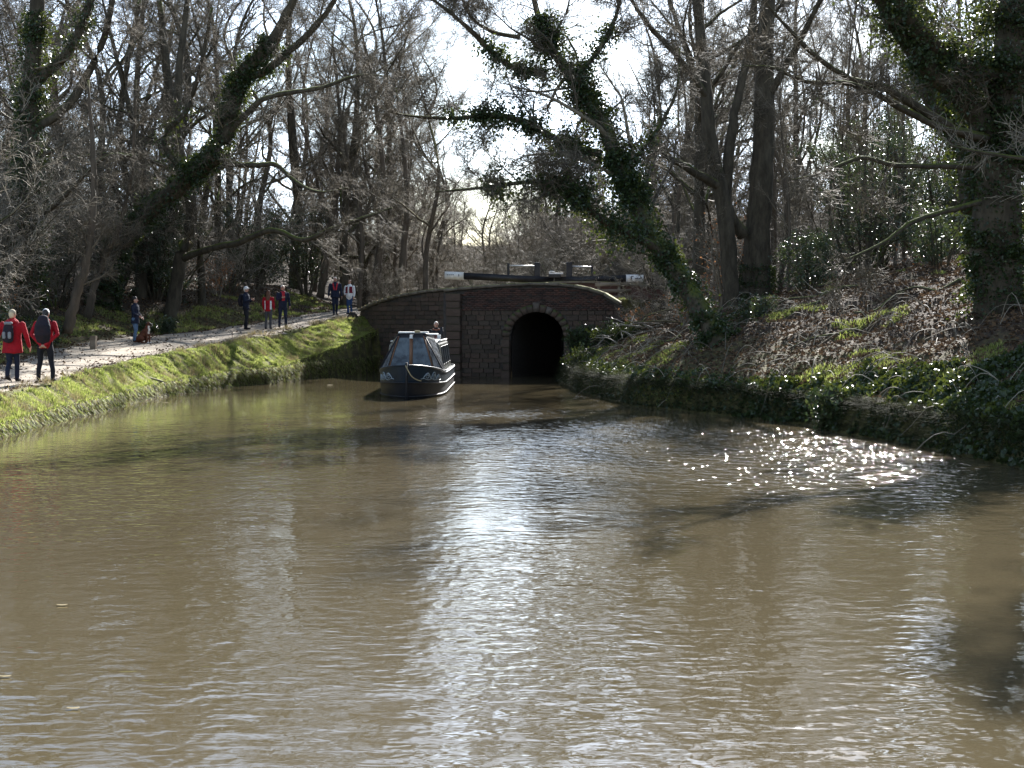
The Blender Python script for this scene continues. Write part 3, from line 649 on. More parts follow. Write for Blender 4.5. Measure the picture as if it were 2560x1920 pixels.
for nm, lab, pts, rad, sd_ in (
    ('grey_trunk_tree', 'slanting grey-barked trunk in front of the dark ivy trunk by the towpath', [(218, 800, 62), (232, 730, 62), (245, 690, 62), (272, 625, 61.6), (300, 560, 61), (330, 420, 60.5), (340, 200, 60)], [.17, .15, .13, .12, .1, .07, .03], 31),
    ('mottled_trunk_tree', 'mottled pale trunk among shrubs above the two hikers', [(165, 830, 54), (185, 760, 54), (205, 690, 54), (225, 600, 54), (235, 430, 54), (220, 200, 54)], [.2, .18, .16, .14, .1, .04], 32),
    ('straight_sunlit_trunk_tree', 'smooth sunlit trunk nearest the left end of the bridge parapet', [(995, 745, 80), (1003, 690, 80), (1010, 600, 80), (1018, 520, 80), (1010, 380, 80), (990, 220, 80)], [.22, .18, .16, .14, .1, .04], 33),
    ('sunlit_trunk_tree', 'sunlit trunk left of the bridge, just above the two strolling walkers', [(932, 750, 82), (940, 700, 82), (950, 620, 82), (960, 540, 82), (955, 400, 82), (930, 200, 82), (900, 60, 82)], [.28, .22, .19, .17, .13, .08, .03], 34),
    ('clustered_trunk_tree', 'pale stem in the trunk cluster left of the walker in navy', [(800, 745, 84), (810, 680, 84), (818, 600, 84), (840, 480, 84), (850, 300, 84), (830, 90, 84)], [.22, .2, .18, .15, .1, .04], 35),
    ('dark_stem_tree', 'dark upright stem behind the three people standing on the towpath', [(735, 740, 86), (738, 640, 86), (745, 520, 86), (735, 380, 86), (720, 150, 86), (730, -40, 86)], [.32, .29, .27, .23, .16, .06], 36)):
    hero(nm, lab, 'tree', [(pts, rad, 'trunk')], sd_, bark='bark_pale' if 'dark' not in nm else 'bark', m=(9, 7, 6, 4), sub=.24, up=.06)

# ------------------------------------------------------------------ the bridge at the lock tail
M['stone'] = mat('sandstone', (0.075, 0.056, 0.043), .9, .25, (0.14, 0.10, 0.072), 3.0, .03, 16, moss=(0.06, 0.075, 0.022), objrand=[(0.04, 0.033, 0.028), (0.075, 0.055, 0.042), (0.105, 0.067, 0.05), (0.07, 0.06, 0.047)])
M['stone_pale'] = mat('worn_sandstone', (0.21, 0.175, 0.135), .9, .25, (0.14, 0.115, 0.09), 4.0, .02, 22, moss=(0.2, 0.19, 0.08))
M['stone_mid'] = mat('arch_sandstone', (0.13, 0.105, 0.085), .9, .25, (0.085, 0.07, 0.057), 4.0, .02, 22)
M['brick'] = mat('red_brick', (0.2, 0.08, 0.05), .9, .25, island=[(0.04, 0.03, 0.026), (0.075, 0.044, 0.035), (0.11, 0.056, 0.042), (0.055, 0.046, 0.039)], bump=.006, bscale=60)
M['mortar'] = mat('mortar', (0.055, 0.046, 0.04), .95, .2, (0.09, 0.078, 0.066), 9)
M['black_wood'] = mat('black_painted_timber', (0.012, 0.012, 0.014), .5, .4, (0.03, 0.028, 0.027), 3, .004, 25)
M['white_paint'] = mat('white_paint', (0.8, 0.8, 0.78), .55, .4, (0.68, 0.67, 0.63), 5)
M['old_wood'] = mat('weathered_timber', (0.16, 0.125, 0.09), .9, .2, (0.24, 0.2, 0.15), 5, .01, 30, stretch=(.3, 1, 1))
M['galv'] = mat('pale_metal_rail', (0.55, 0.56, 0.56), .4, .5, metal=.3)

BA = math.radians(16)
ux, uy = math.cos(BA), -math.sin(BA)                 # along the face, to the right
nx, ny = math.sin(BA), math.cos(BA)                  # back into the bridge
BO = np.array([0.97, 63.5, 0.0])
bridge = empty('canal_bridge', BO, -BA, 'old brick and stone arched canal bridge with a dark tunnel opening', 'bridge')
AR, ASP = 1.12, 1.62                                  # half width of the opening, springing height
ARISE = 1.0
def ptop(uv): return np.interp(uv, [-3.9, -3.5, -2.5, -1.2, -.2, .8, 1.7, 2.4, 2.9, 3.4], [3.42, 3.48, 3.56, 3.64, 3.68, 3.66, 3.56, 3.4, 3.2, 2.85])
def arch_z(uv): return np.where(np.abs(uv) < AR, ASP + ARISE * np.sqrt(np.maximum(0, 1 - (uv / AR) ** 2)), -9)
rg = np.random.default_rng(40)
# core of the face wall (mortar), with the opening left out; vault and deck
us = np.linspace(-3.9, 3.4, 90)
V, F = [], []
for i, uu in enumerate(us):
    lo = max(-.8, float(arch_z(np.array(uu)))); V += [(uu, .05, lo), (uu, .05, ptop(uu)), (uu, .45, lo), (uu, .45, ptop(uu))]
F = []
for i in range(len(us) - 1):
    a, c = 4 * i, 4 * i + 4
    F += [(a, c, c + 1, a + 1), (a + 2, a + 3, c + 3, c + 2), (a + 1, c + 1, c + 3, a + 3), (a, a + 2, c + 2, c)]
link('face_wall', npmesh('face_wall', V, np.array(F)), M['mortar'], bridge)
th = np.linspace(0, PI, 25); prof = [(-AR, -.8)] + [(-AR * math.cos(a), ASP + ARISE * math.sin(a)) for a in th] + [(AR, -.8)]
V = [(p[0], y_, p[1]) for y_ in (.35, 8.6) for p in prof]; K_ = len(prof)  # vault lengthened past the rear parapet, added to keep daylight out of the tunnel
F = [(i, i + 1, K_ + i + 1, K_ + i) for i in range(K_ - 1)]
link('vault', npmesh('vault', V, np.array(F), True), M['mortar'], bridge)
V, F = [], []
for i, uu in enumerate(us):
    V += [(uu, .44, ptop(uu) - .55), (uu, 5.0, ptop(uu) - .55)]
F = [(2 * i, 2 * i + 2, 2 * i + 3, 2 * i + 1) for i in range(len(us) - 1)]
link('deck', npmesh('deck', V, np.array(F)), mpth, bridge)
# stone courses of the lower face
blocks = {}
def block(parent, name, u0, u1, z0, z1, m, depth=.16, proud=0.0, y=0.0):
    key = (round((u1 - u0) / .06), round((z1 - z0) / .03), m.name)
    if key not in blocks:
        me_ = bevel_box(name, 1, depth, 1, .03, 1, .008, rg); me_.materials.append(m); blocks[key] = me_
    o = link(name, blocks[key], None, parent, ((u0 + u1) / 2, y + depth / 2 - proud, (z0 + z1) / 2)); o.scale = (u1 - u0, 1, z1 - z0)
    return o
z = -.35; row = 0
while z < 2.62:
    h_ = (.17, .21, .15, .19, .23)[row % 5]; u_ = -3.12 - rg.uniform(0, .4)
    while u_ < 3.2:
        wd = rg.uniform(.26, .58); a, c = u_ + .008, u_ + wd - .008; u_ += wd
        a = max(a, -3.12)
        zc = z + h_
        # cut back at the voussoir ring
        ring = AR + .30
        def blocked(q):
            return abs(q) < ring and (z + h_ * .5) < ASP + (ARISE + .30) * math.sqrt(max(0, 1 - (q / ring) ** 2))
        while a < c and blocked(a): a += .04
        while c > a and blocked(c): c -= .04
        if a < -ring * .2 and c > ring * .2 and z < ASP + ARISE + .28: continue
        top = min(zc - .012, float(ptop(c)) - .05)
        if c - a > .1 and top - z > .1: block(bridge, 'stone', a, c, z, top, M['stone'], proud=rg.uniform(-.012, .02))
    z += h_; row += 1
ZB = z
# voussoirs
for i in range(15):
    a0, a1 = PI * i / 15 + .012, PI * (i + 1) / 15 - .012; pr = .03 if i != 7 else .07; ext = .29 if i != 7 else .38
    V = [(-(AR + e) * math.cos(a), y_, ASP + (ARISE + e) * math.sin(a)) for y_ in (-pr, .2) for e in (0.0, ext) for a in (a0, a1)]
    F = [(0, 2, 3, 1), (4, 5, 7, 6), (0, 1, 5, 4), (2, 6, 7, 3), (0, 4, 6, 2), (1, 3, 7, 5)]
    link('arch_stone', npmesh('arch_stone', V, np.array(F)), M['stone_mid'] if i in (7, 9) else M['stone'], bridge)
for sgn in (-1, 1):                                   # jamb stones
    zz = -.35; q = 0
    while zz < ASP - .05:
        e = .34 if q % 2 else .26; hh = min(.31, ASP - zz)
        a, c = (AR * sgn, (AR + e) * sgn) if sgn > 0 else (-(AR + e), -AR)
        block(bridge, 'stone', a, c, zz + .006, zz + hh - .006, M['stone'], .3, proud=.03); zz += hh; q += 1
# brickwork of the upper face: too fine to pick apart, one part
parts_ = []
zz = ZB + .004; rowi = 0
while zz < 3.7:
    u_ = -3.12 - (.11 if rowi % 2 else 0)
    while u_ < 3.3:
        a, c = u_ + .006, u_ + .216; u_ += .225
        if a > -3.15 and zz + .068 < float(min(ptop(a), ptop(c))) - .03:
            parts_.append(boxVF(a, c, rg.uniform(-.008, .008), .12, zz + .004, zz + .068))
    zz += .075; rowi += 1
V, F = joinVF(parts_); o = link('brickwork', npmesh('brickwork', V, F), M['brick'], bridge); o['kind'] = 'stuff'
# string course, pilaster, coping
zz = -.35; q = 0
while zz < 3.35:
    hh = (.34, .28, .31)[q % 3]; wx = .02 * (q % 2)
    block(bridge, 'quoin_stone', -3.72 - wx, -3.13 + wx, zz + .006, min(zz + hh, 3.44) - .006, M['stone'], .42, proud=.2 + .015 * (q % 2)); zz += hh; q += 1
cu = np.linspace(-3.85, 3.35, 13)
for i in range(12):
    a, c = cu[i] + .006, cu[i + 1] - .006
    za, zc = float(ptop(a)), float(ptop(c)); hgt_ = .12
    V = [(x_, y_, z_ + dz) for x_, z_ in ((a, za), (c, zc)) for y_ in (-.1, .52) for dz in (0.002, hgt_ + rg.uniform(-.012, .012))]
    F = [(0, 1, 3, 2), (4, 6, 7, 5), (0, 4, 5, 1), (2, 3, 7, 6), (1, 5, 7, 3), (0, 2, 6, 4)]
    link('coping_stone', npmesh('coping_stone', V, np.array(F)), M['stone_pale'], bridge)
# far parapet, brick with its own coping
V, F = [], []
for uu in np.linspace(-3.4, 4.2, 30):
    zt = 3.86 - .018 * (uu - .4) ** 2
    V += [(uu, 4.7, 2.6), (uu, 4.7, zt), (uu, 5.05, zt), (uu, 5.05, 2.6)]
F = [(4 * i + a, 4 * i + 4 + a, 4 * i + 4 + a + 1, 4 * i + a + 1) for i in range(29) for a in range(3)]
link('rear_parapet', npmesh('rear_parapet', V, np.array(F)), M['brick'], bridge)
for i in range(11):
    a = -3.4 + i * .69; c = a + .68; V = []
    for x_ in (a, c):
        z_ = 3.863 - .018 * (x_ - .4) ** 2
        V += [(x_, y_, z_ + dz) for y_ in (4.62, 5.13) for dz in (0, .09)]
    F = [(0, 1, 3, 2), (4, 6, 7, 5), (0, 4, 5, 1), (2, 3, 7, 6), (1, 5, 7, 3), (0, 2, 6, 4)]
    link('coping_stone', npmesh('coping_stone', V, np.array(F)), M['stone_pale'], bridge)

# wing wall sweeping back to the towpath
wing = empty('wing_wall', (-4.5, 66.5, 0), 0, 'dark curved stone wing wall running from the bridge up to the towpath', 'wall')
WW = smooth_path([(-2.55, 64.62), (-3.3, 65.15), (-4.3, 66.1), (-5.2, 67.4), (-6.0, 69.0), (-6.75, 70.9)], 60) - np.array([-4.5, 66.5])
wl = np.concatenate([[0], np.cumsum(np.linalg.norm(np.diff(WW, axis=0), axis=1))])
def wtop(s): return np.interp(s, [0, 1.2, 3, 5, 7, 8.4], [3.5, 3.42, 3.25, 3.02, 2.78, 2.6])
def wpos(s):
    i = np.clip(np.searchsorted(wl, s) - 1, 0, len(wl) - 2); f = (s - wl[i]) / (wl[i + 1] - wl[i])
    p = WW[i] + (WW[i + 1] - WW[i]) * f; d = unit(WW[i + 1] - WW[i]); return p, d
V, F = [], []
for s in np.linspace(0, wl[-1], 50):
    p, d = wpos(s); nn = np.array([d[1], -d[0]])       # back side
    V += [(*(p + nn * .06), -.8), (*(p + nn * .06), wtop(s)), (*(p + nn * .45), wtop(s)), (*(p + nn * .45), -.8)]
F = [(4 * i + a, 4 * i + a + 1, 4 * i + 4 + a + 1, 4 * i + 4 + a) for i in range(49) for a in range(3)]
link('core', npmesh('core', V, np.array(F)), M['mortar'], wing)
z = -.3; row = 0
while z < 3.4:
    h_ = (.18, .22, .16)[row % 3]; s = -rg.uniform(0, .35)
    while s < wl[-1] - .2:
        wd = rg.uniform(.27, .58); a, c = max(s, 0) + .008, min(s + wd, wl[-1]) - .008; s += wd
        if c - a < .12 or z + h_ * .7 > wtop(c) : continue
        (p, d) = wpos((a + c) / 2); nn = np.array([d[1], -d[0]])
        if land([p[0] - 4.5 - nn[0] * .4], [p[1] + 66.5 - nn[1] * .4])[0] > z + h_ + .25: continue
        o = block(wing, 'stone', -(c - a) / 2, (c - a) / 2, z, min(z + h_ - .012, wtop(c) - .03), M['stone'])
        q = p + nn * (.08 + rg.uniform(-.02, .012) - .0); o.location.x, o.location.y = q[0], q[1]
        o.rotation_euler.z = math.atan2(-d[1], -d[0])
    z += h_; row += 1
for i in range(14):
    a, c = wl[-1] * i / 14 + .006, wl[-1] * (i + 1) / 14 - .006; V = []
    for s in (a, c):
        p, d = wpos(s); nn = np.array([d[1], -d[0]]); zt = float(wtop(s)) + .002
        for q in (-.08, .52):
            for dz in (0, .11): V.append((*(p + nn * q), zt + dz))
    F = [(0, 1, 3, 2), (4, 6, 7, 5), (0, 4, 5, 1), (2, 3, 7, 6), (1, 5, 7, 3), (0, 2, 6, 4)]
    link('coping_stone', npmesh('coping_stone', V, np.array(F)), M['stone_pale'], wing)

# dark block at the end of the wing wall
me = bevel_box('end_stone', .46, .4, .3, .05, 2, .02); me.materials.append(mat('dark_stone', (.03, .026, .022), .9, .2, (.05, .042, .035), 6, .02, 20))
for v in me.vertices:
    if v.co.z > 0: v.co.x *= .62; v.co.y *= .7
p = wp(882, 800, 70.3); p[2] = zat(p[0], p[1])
tag(link('end_stone', me, None, None, (p[0], p[1], p[2] + .12)), 'squat dark stone block on the grass at the end of the wing wall', 'stone')

# ---- lock gates with their balance beams
YG = 72.0
def gate(name, label, beam, white, posts, rail, marks, heel):
    b0 = wp(beam[0][0], beam[0][1], YG); root = empty(name, (heel[0], YG, 0), 0, label, 'lock gate'); o0 = np.array([heel[0], YG, 0])
    def bar(nm, a, c, h_, dep, m, extra=0):
        a, c = np.array(a) - o0, np.array(c) - o0
        V = [(q[0], q[1] + y_, q[2] + z_) for q in (a, c) for y_ in (-dep / 2, dep / 2) for z_ in (-h_ / 2, h_ / 2)]
        F = [(0, 1, 3, 2), (4, 6, 7, 5), (0, 4, 5, 1), (2, 3, 7, 6), (1, 5, 7, 3), (0, 2, 6, 4)]
        me_ = npmesh(nm, V, np.array(F)); bm = bmesh.new(); bm.from_mesh(me_); bmesh.ops.bevel(bm, geom=list(bm.edges), offset=.015, segments=2, affect='EDGES'); bm.to_mesh(me_); bm.free()
        return link(nm, me_, m, root)
    bar('balance_beam', wp(*beam[0], YG), wp(*beam[1], YG), .30, .32, M['black_wood'])
    we = bar('white_beam_end', wp(*white[0], YG), wp(*white[1], YG), .33, .35, M['white_paint'])
    for (x0, x1, y0, y1) in marks:
        a = wp(x0, y1, YG - .19) - o0; c = wp(x1, y0, YG - .19) - o0
        V, F = boxVF(a[0], c[0], -.187, -.180, a[2], c[2]); link('lettering', npmesh('lettering', V, F), M['grey_ink'], we)
    for (x, y0, y1, w_, round_) in posts:
        a = wp(x, y1, YG) - o0; top = wp(x, y0, YG)[2]
        me_ = bevel_box('post', w_, w_, top - a[2], .05 if round_ else .015, 3 if round_ else 1); link('heel_post' if round_ else 'rail_post', me_, M['black_wood'], root, (a[0], 0, (top + a[2]) / 2))
    V, F = tube_one([wp(*rail[0], YG) - o0, wp(*rail[1], YG) - o0], .03, 8); link('handrail', npmesh('handrail', V, F, True), M['galv'], root)
    # the leaf itself, in planks, closing the tail of the chamber behind the bridge
    for i in range(7):
        uc = heel[2] * (.09 + i * .175); q = BO[:2] + np.array([ux, uy]) * uc + np.array([nx, ny]) * 8.45 - o0[:2]
        V, F = boxVF(-.082, .082, -.06, .06, -.6, 3.0); o_ = link('plank', npmesh('plank', V, F), M['black_wood'], root, (q[0], q[1], 0)); o_.rotation_euler.z = -BA
    return root
M['grey_ink'] = mat('grey_lettering', (0.12, 0.12, 0.13), .6, .3)
gx_ = 1385
gate('lock_gate', 'lock gate with black balance beam pointing left to a white lettered end', [(1158, 690), (1384, 701)], [(1112, 688), (1160, 690)],
     [(1271, 658, 690, .11, False), (1343, 656, 703, .25, True)], [(1274, 664), (1338, 665)],
     [(1117, 1121, 686, 688), (1122, 1126, 686, 688), (1127, 1130, 686, 688), (1131, 1135, 686, 688), (1146, 1148, 685, 691)], (wp(1385, 700, YG)[0], 0, -1))
gate('lock_gate', 'lock gate with black balance beam pointing right to a white lettered end', [(1386, 701), (1566, 696)], [(1564, 696), (1608, 696)],
     [(1480, 663, 695, .11, False), (1423, 655, 703, .27, True)], [(1428, 666), (1478, 667)],
     [(1577, 1580, 690, 699), (1580, 1584, 690, 692), (1588, 1592, 695, 698), (1593, 1596, 694, 698), (1597, 1600, 695, 698), (1601, 1603, 692, 698)], (wp(1387, 700, YG)[0], 0, 1))
# paddle gear between the posts
pg = empty('paddle_gear', wp(1387, 690, YG - .25), 0, 'pale topped paddle gear between the two gate posts', 'paddle gear')
me = bevel_box('gear_case', .55, .3, .16, .03, 2); link('gear_case', me, M['black_wood'], pg, (0, 0, 0))
me = bevel_box('gear_cover', .62, .26, .06, .02, 2); link('gear_cover', me, M['white_paint'], pg, (0.05, 0, .112))
V, F = tube_one([(-.25, 0, .14), (-.2, 0, .22), (0.0, 0, .2)], .025, 6); link('spindle', npmesh('spindle', V, F, True), M['galv'], pg)
# timber rails right of the bridge
rf = empty('rail_fence', wp(1560, 760, 67), 0, 'weathered timber rail fence on the right end of the bridge', 'fence')
o0 = np.array(rf.location)
for q, (x0, x1, yy) in enumerate([(1488, 1592, 712), (1496, 1590, 728), (1500, 1600, 744), (1506, 1612, 760)]):
    a, c = wp(x0, yy, 67) - o0, wp(x1, yy - 2, 67.3) - o0
    V = [(k_[0], k_[1] + y_, k_[2] + z_) for k_ in (a, c) for y_ in (-.04, .04) for z_ in (-.07, .07)]
    F = [(0, 1, 3, 2), (4, 6, 7, 5), (0, 4, 5, 1), (2, 3, 7, 6), (1, 5, 7, 3), (0, 2, 6, 4)]
    link('rail', npmesh('rail', V, np.array(F)), M['old_wood'], rf)
for x in (1497, 1548, 1598):
    a = wp(x, 780, 67.25) - o0; V, F = boxVF(a[0] - .06, a[0] + .06, a[1] - .05, a[1] + .05, a[2] - .6, wp(x, 703, 67.2)[2] - o0[2])
    link('post', npmesh('post', V, F), M['old_wood'], rf)

# ------------------------------------------------------------------ the narrowboat
M['hull_black'] = mat('black_hull_paint', (0.008, 0.009, 0.012), .45, .35, (0.016, 0.015, 0.016), 2, .004, 14)
M['hull_blue'] = mat('dark_blue_hull_paint', (0.006, 0.016, 0.028), .35, .4, (0.009, 0.022, 0.036), 2)
M['vinyl'] = mat('dark_vinyl', (0.010, 0.010, 0.014), .55, .3, bump=.02, bscale=5)
M['clear'] = mat('clear_vinyl', (0.16, 0.17, 0.18), .2, .5, (0.05, 0.055, 0.06), 4, .04, 4)
M['window'] = mat('window_glass', (0.015, 0.02, 0.024), .08, .45, (0.10, 0.125, 0.14), 3.0, .03, 3)  # paler bluish patches: reflections put into the glass colour
M['varnish'] = mat('varnished_wood', (0.16, 0.075, 0.04), .5, .4, (0.2, 0.1, 0.05), 8)
M['scroll'] = mat('pale_blue_scroll_paint', (0.30, 0.36, 0.40), .5, .4)
M['cabin'] = mat('grey_green_cabin_paint', (0.13, 0.135, 0.12), .25, .5, (0.09, 0.095, 0.085), 3)
M['maroon'] = mat('maroon_paint', (0.12, 0.012, 0.018), .4, .5)
M['rope'] = mat('rope', (0.35, 0.29, 0.17), .9, .2)
M['brass'] = mat('brass', (0.6, 0.4, 0.12), .35, .5, metal=.9)

boat = empty('narrowboat', (-3.07, 46.6, 0), 0, 'dark blue narrowboat with glazed bow canopy heading out from the bridge', 'boat')
ys = np.array([0, .12, .35, .7, 1.1, 1.6, 2.2, 2.9, 3.6, 6, 9, 11, 11.7, 12.0, 12.15])
hw = np.array([.03, .2, .42, .62, .77, .89, .96, 1.0, 1.01, 1.01, 1.01, 1.0, .86, .62, .35])
hwb = np.array([.02, .09, .24, .44, .6, .76, .88, .95, .98, .98, .98, .95, .7, .4, .2])
gz = np.array([.98, .97, .95, .91, .87, .82, .76, .7, .66, .64, .64, .66, .68, .69, .69])
def hull_strip(name, z0f, z1f, w0, w1, m, parent=boat, thick=None):
    V, F = [], []; n_ = len(ys)
    ring = [(-1, i) for i in range(n_ - 1, -1, -1)] + [(1, i) for i in range(n_)]
    for s, i in ring:
        rake = .25 * (z0f(i) - .9) if i < 3 else 0
        rake1 = .25 * (z1f(i) - .9) if i < 3 else 0
        V += [(s * w0(i), ys[i] - rake * (1 - i / 3), z0f(i)), (s * w1(i), ys[i] - rake1 * (1 - i / 3), z1f(i))]
    F = [(2 * q, 2 * q + 2, 2 * q + 3, 2 * q + 1) for q in range(len(ring) - 1)]
    return link(name, npmesh(name, V, np.array(F)), m, parent)
hull_strip('hull', lambda i: -.45, lambda i: .16 + .30 * gz[i], lambda i: hwb[i], lambda i: hwb[i] + (hw[i] - hwb[i]) * .75, M['hull_black'])
hull_strip('upper_hull', lambda i: .16 + .30 * gz[i], lambda i: gz[i], lambda i: hwb[i] + (hw[i] - hwb[i]) * .75, lambda i: hw[i], M['hull_blue'])
def strake(name, zf, wf, r, m):
    for s in (-1, 1):
        P = np.array([(s * (wf(i) + r * .4), ys[i], zf(i)) for i in range(len(ys))]); V, F = tube_one(smooth_path(P, 60), r, 6); link(name, npmesh(name, V, F, True), m, boat)
strake('rubbing_strake', lambda i: .17 + .30 * gz[i], lambda i: hwb[i] + (hw[i] - hwb[i]) * .75, .022, M['hull_black'])
strake('rubbing_strake', lambda i: .06, lambda i: hwb[i] + (hw[i] - hwb[i]) * .55, .02, M['hull_black'])
strake('gunwale', lambda i: gz[i], lambda i: hw[i] - .02, .03, M['hull_blue'])
V = [(s * hw[i] * .97, ys[i], gz[i] - .03) for i in range(len(ys)) for s in (-1, 1)]
F = [(2 * i, 2 * i + 1, 2 * i + 3, 2 * i + 2) for i in range(len(ys) - 1)]
link('foredeck', npmesh('foredeck', V, np.array(F)), M['hull_blue'], boat)
V, F = tube_one([(0, -.06, 1.06), (0, -.05, .6), (0, .02, .1), (0, .12, -.4)], .035, 8); link('stem_post', npmesh('stem_post', V, F, True), M['hull_black'], boat)
# fender and mooring line
V, F = tube_one(smooth_path([(-.02, -.1, .98), (.06, -.16, .82), (.16, -.13, .66), (.3, -.02, .56), (.42, .1, .52)], 16), [.017] * 16, 6); link('bow_rope', npmesh('bow_rope', V, F, True), M['rope'], boat)
# painted scrolls, both bows
def hull_pt(s, y, f, off=.012):
    i = np.interp(y, ys, np.arange(len(ys))); W0 = np.interp(y, ys, hwb + (hw - hwb) * .75); W1 = np.interp(y, ys, hw); G = np.interp(y, ys, gz)
    return np.array([s * (W0 + (W1 - W0) * f + off), y - off, .16 + .3 * G + (G - .16 - .3 * G) * f])
for s in (-1, 1):
    for q in range(3):
        y0 = .45 + q * .42; hgt_ = (.62, .8, .6)[q]; tq = np.linspace(0, 1, 14)
        P = np.array([hull_pt(s, y0 + .42 * a, .28 + hgt_ * .55 * math.sin(PI * a)) for a in tq]); V, F = tube_one(P, .013, 5); link('scroll', npmesh('scroll', V, F, True), M['scroll'], boat)
        P = np.array([hull_pt(s, y0 + .21 + .11 * math.cos(a * 9) * (1 - .7 * a), .42 + .18 * math.sin(a * 9) * (1 - .7 * a)) for a in tq]); V, F = tube_one(P, .011, 5); link('scroll', npmesh('scroll', V, F, True), M['scroll'], boat)
    P = np.array([hull_pt(s, .35 + 1.5 * a, .24 + .04 * math.sin(a * 20)) for a in np.linspace(0, 1, 20)]); V, F = tube_one(P, .010, 5); link('scroll', npmesh('scroll', V, F, True), M['scroll'], boat)

def poly(name, pts, m, parent=boat, thick=.012, flip=False):
    """a flat panel with thickness"""
    p = np.array(pts, float); nrm = unit(np.cross(p[1] - p[0], p[2] - p[0])); k_ = len(p)
    V = np.concatenate([p + nrm * thick / 2, p - nrm * thick / 2])
    me_ = bpy.data.meshes.new(name); me_.from_pydata([tuple(v) for v in V], [], [tuple(range(k_)), tuple(range(2 * k_ - 1, k_ - 1, -1))] + [(i, k_ + i, k_ + (i + 1) % k_, (i + 1) % k_) for i in range(k_)])
    return link(name, me_, m, parent)
# cratch board with two panes and a varnished centre post, leaning back a little
zb, zt = .84, 1.86
def cb(x, f, off=0.0): return (x, 2.0 + .28 * f + off, zb + (zt - zb) * f)
poly('cratch_board', [cb(-.70, 0), cb(.70, 0), cb(.38, 1), cb(-.38, 1)], M['vinyl'], thick=.03)
for s in (-1, 1):
    poly('window_pane', [cb(s * .05, .06, -.03), cb(s * .63, .06, -.03), cb(s * .36, .90, -.03), cb(s * .05, .90, -.03)], M['window'])
    V, F = tube_one([cb(s * .66, .03, -.04), cb(s * .38, .95, -.04)], .022, 6); link('window_frame', npmesh('window_frame', V, F, True), M['varnish'], boat)
V, F = boxVF(-.05, .05, -.02, .02, 0, 1.04); o = link('centre_post', npmesh('centre_post', V, F), M['varnish'], boat, cb(0, 0, -.05)); o.rotation_euler.x = -math.atan2(.28, zt - zb)
me = bevel_box('headlamp', .1, .08, .12, .02, 2); link('headlamp', me, M['galv'], boat, cb(0, .93, -.1))
V, F = boxVF(-.75, .75, 1.92, 1.98, .80, .88); link('cratch_sill', npmesh('cratch_sill', V, F), M['hull_blue'], boat)
# canopy: top plate, dark side cloths, clear panels, seams
for s in (-1, 1):
    A = np.array(cb(s * .70, 0)); B_ = np.array(cb(s * .38, 1)); C_ = np.array((s * .98, 2.5, .73)); D_ = np.array((s * .97, 3.7, .68)); E_ = np.array((s * .62, 3.7, 1.74)); G_ = np.array((s * .42, 2.4, 1.87))
    poly('canopy_cheek', [A, (s * .95, 1.95, .80), C_, B_], M['vinyl'])
    poly('canopy_side', [C_, D_, E_, B_], M['vinyl'])
    cen = (C_ + D_ + E_ + B_) / 4; nrm = unit(np.cross(D_ - C_, E_ - C_)); nrm = nrm * np.sign(nrm[0] * s)
    poly('clear_panel', [c + (cen - c) * .17 + nrm * .02 for c in (C_, D_, E_, B_)], M['clear'])
    A2 = np.array((s * .95, 1.95, .80)); cen = (A + A2 + C_ * 1.2 + B_) / 4.2; nrm = unit(np.cross(A2 - A, B_ - A)); nrm = nrm * (-1 if nrm[1] > 0 else 1)
    poly('clear_panel', [c + (cen - c) * .24 + nrm * .03 for c in (A, A2, C_, B_)], M['clear'])
    V, F = tube_one([(s * .95, 1.93, .82), B_ + np.array([0, -.03, .0])], .022, 6); link('seam', npmesh('seam', V, F, True), M['vinyl'], boat)
poly('canopy_top', [(-.40, 2.24, 1.885), (.40, 2.24, 1.885), (.64, 3.7, 1.77), (-.64, 3.7, 1.77)], M['vinyl'], thick=.03)
me = bevel_box('canopy_ridge', .92, .5, .05, .02, 2); link('canopy_ridge', me, M['white_paint'], boat, (.05, 2.55, 1.915))
me = bevel_box('fender_ring', .17, .1, .07, .03, 2); link('roof_lashing', me, M['rope'], boat, (.18, 2.27, 1.95))
# cabin
cy0, cy1 = 3.7, 10.4
secs = [(-.90, .66), (-.78, 1.52), (-.70, 1.60), (-.35, 1.66), (0, 1.68), (.35, 1.66), (.70, 1.60), (.78, 1.52), (.90, .66)]
V = [(x, y, z) for y in (cy0, cy1) for x, z in secs]; k_ = len(secs)
F = [(i, i + 1, k_ + i + 1, k_ + i) for i in range(k_ - 1)]
me = bpy.data.meshes.new('cabin'); me.from_pydata(V, [], F + [tuple(range(k_)), tuple(range(2 * k_ - 1, k_ - 1, -1))]); link('cabin', me, M['cabin'], boat)
for s in (-1, 1):
    V, F = tube_one([(s * .74, cy0 + .1, 1.63), (s * .74, cy1 - .1, 1.63)], .022, 6); link('handrail', npmesh('handrail', V, F, True), M['white_paint'], boat)
    for yy in (4.4, 5.9, 7.4, 8.9):
        p0 = np.array((s * .874, yy, .84)); 
        wnd = poly('side_window', [(s * .872, yy, .9), (s * .872, yy + .85, .9), (s * .80, yy + .85, 1.42), (s * .80, yy, 1.42)], M['window'], thick=.03)
        V, F = tube_one([(s * .89, yy - .02, .88), (s * .89, yy + .87, .88), (s * .81, yy + .87, 1.44), (s * .81, yy - .02, 1.44), (s * .89, yy - .02, .88)], .016, 5, False); link('frame', npmesh('frame', V, F, True), M['hull_black'], wnd)
    V, F = boxVF(s * .86, s * 1.0, cy0, cy1 + 1, .635, .66) if s > 0 else boxVF(-1.0, -.86, cy0, cy1 + 1, .635, .66)
    link('side_deck', npmesh('side_deck', V, F), M['cabin'], boat)
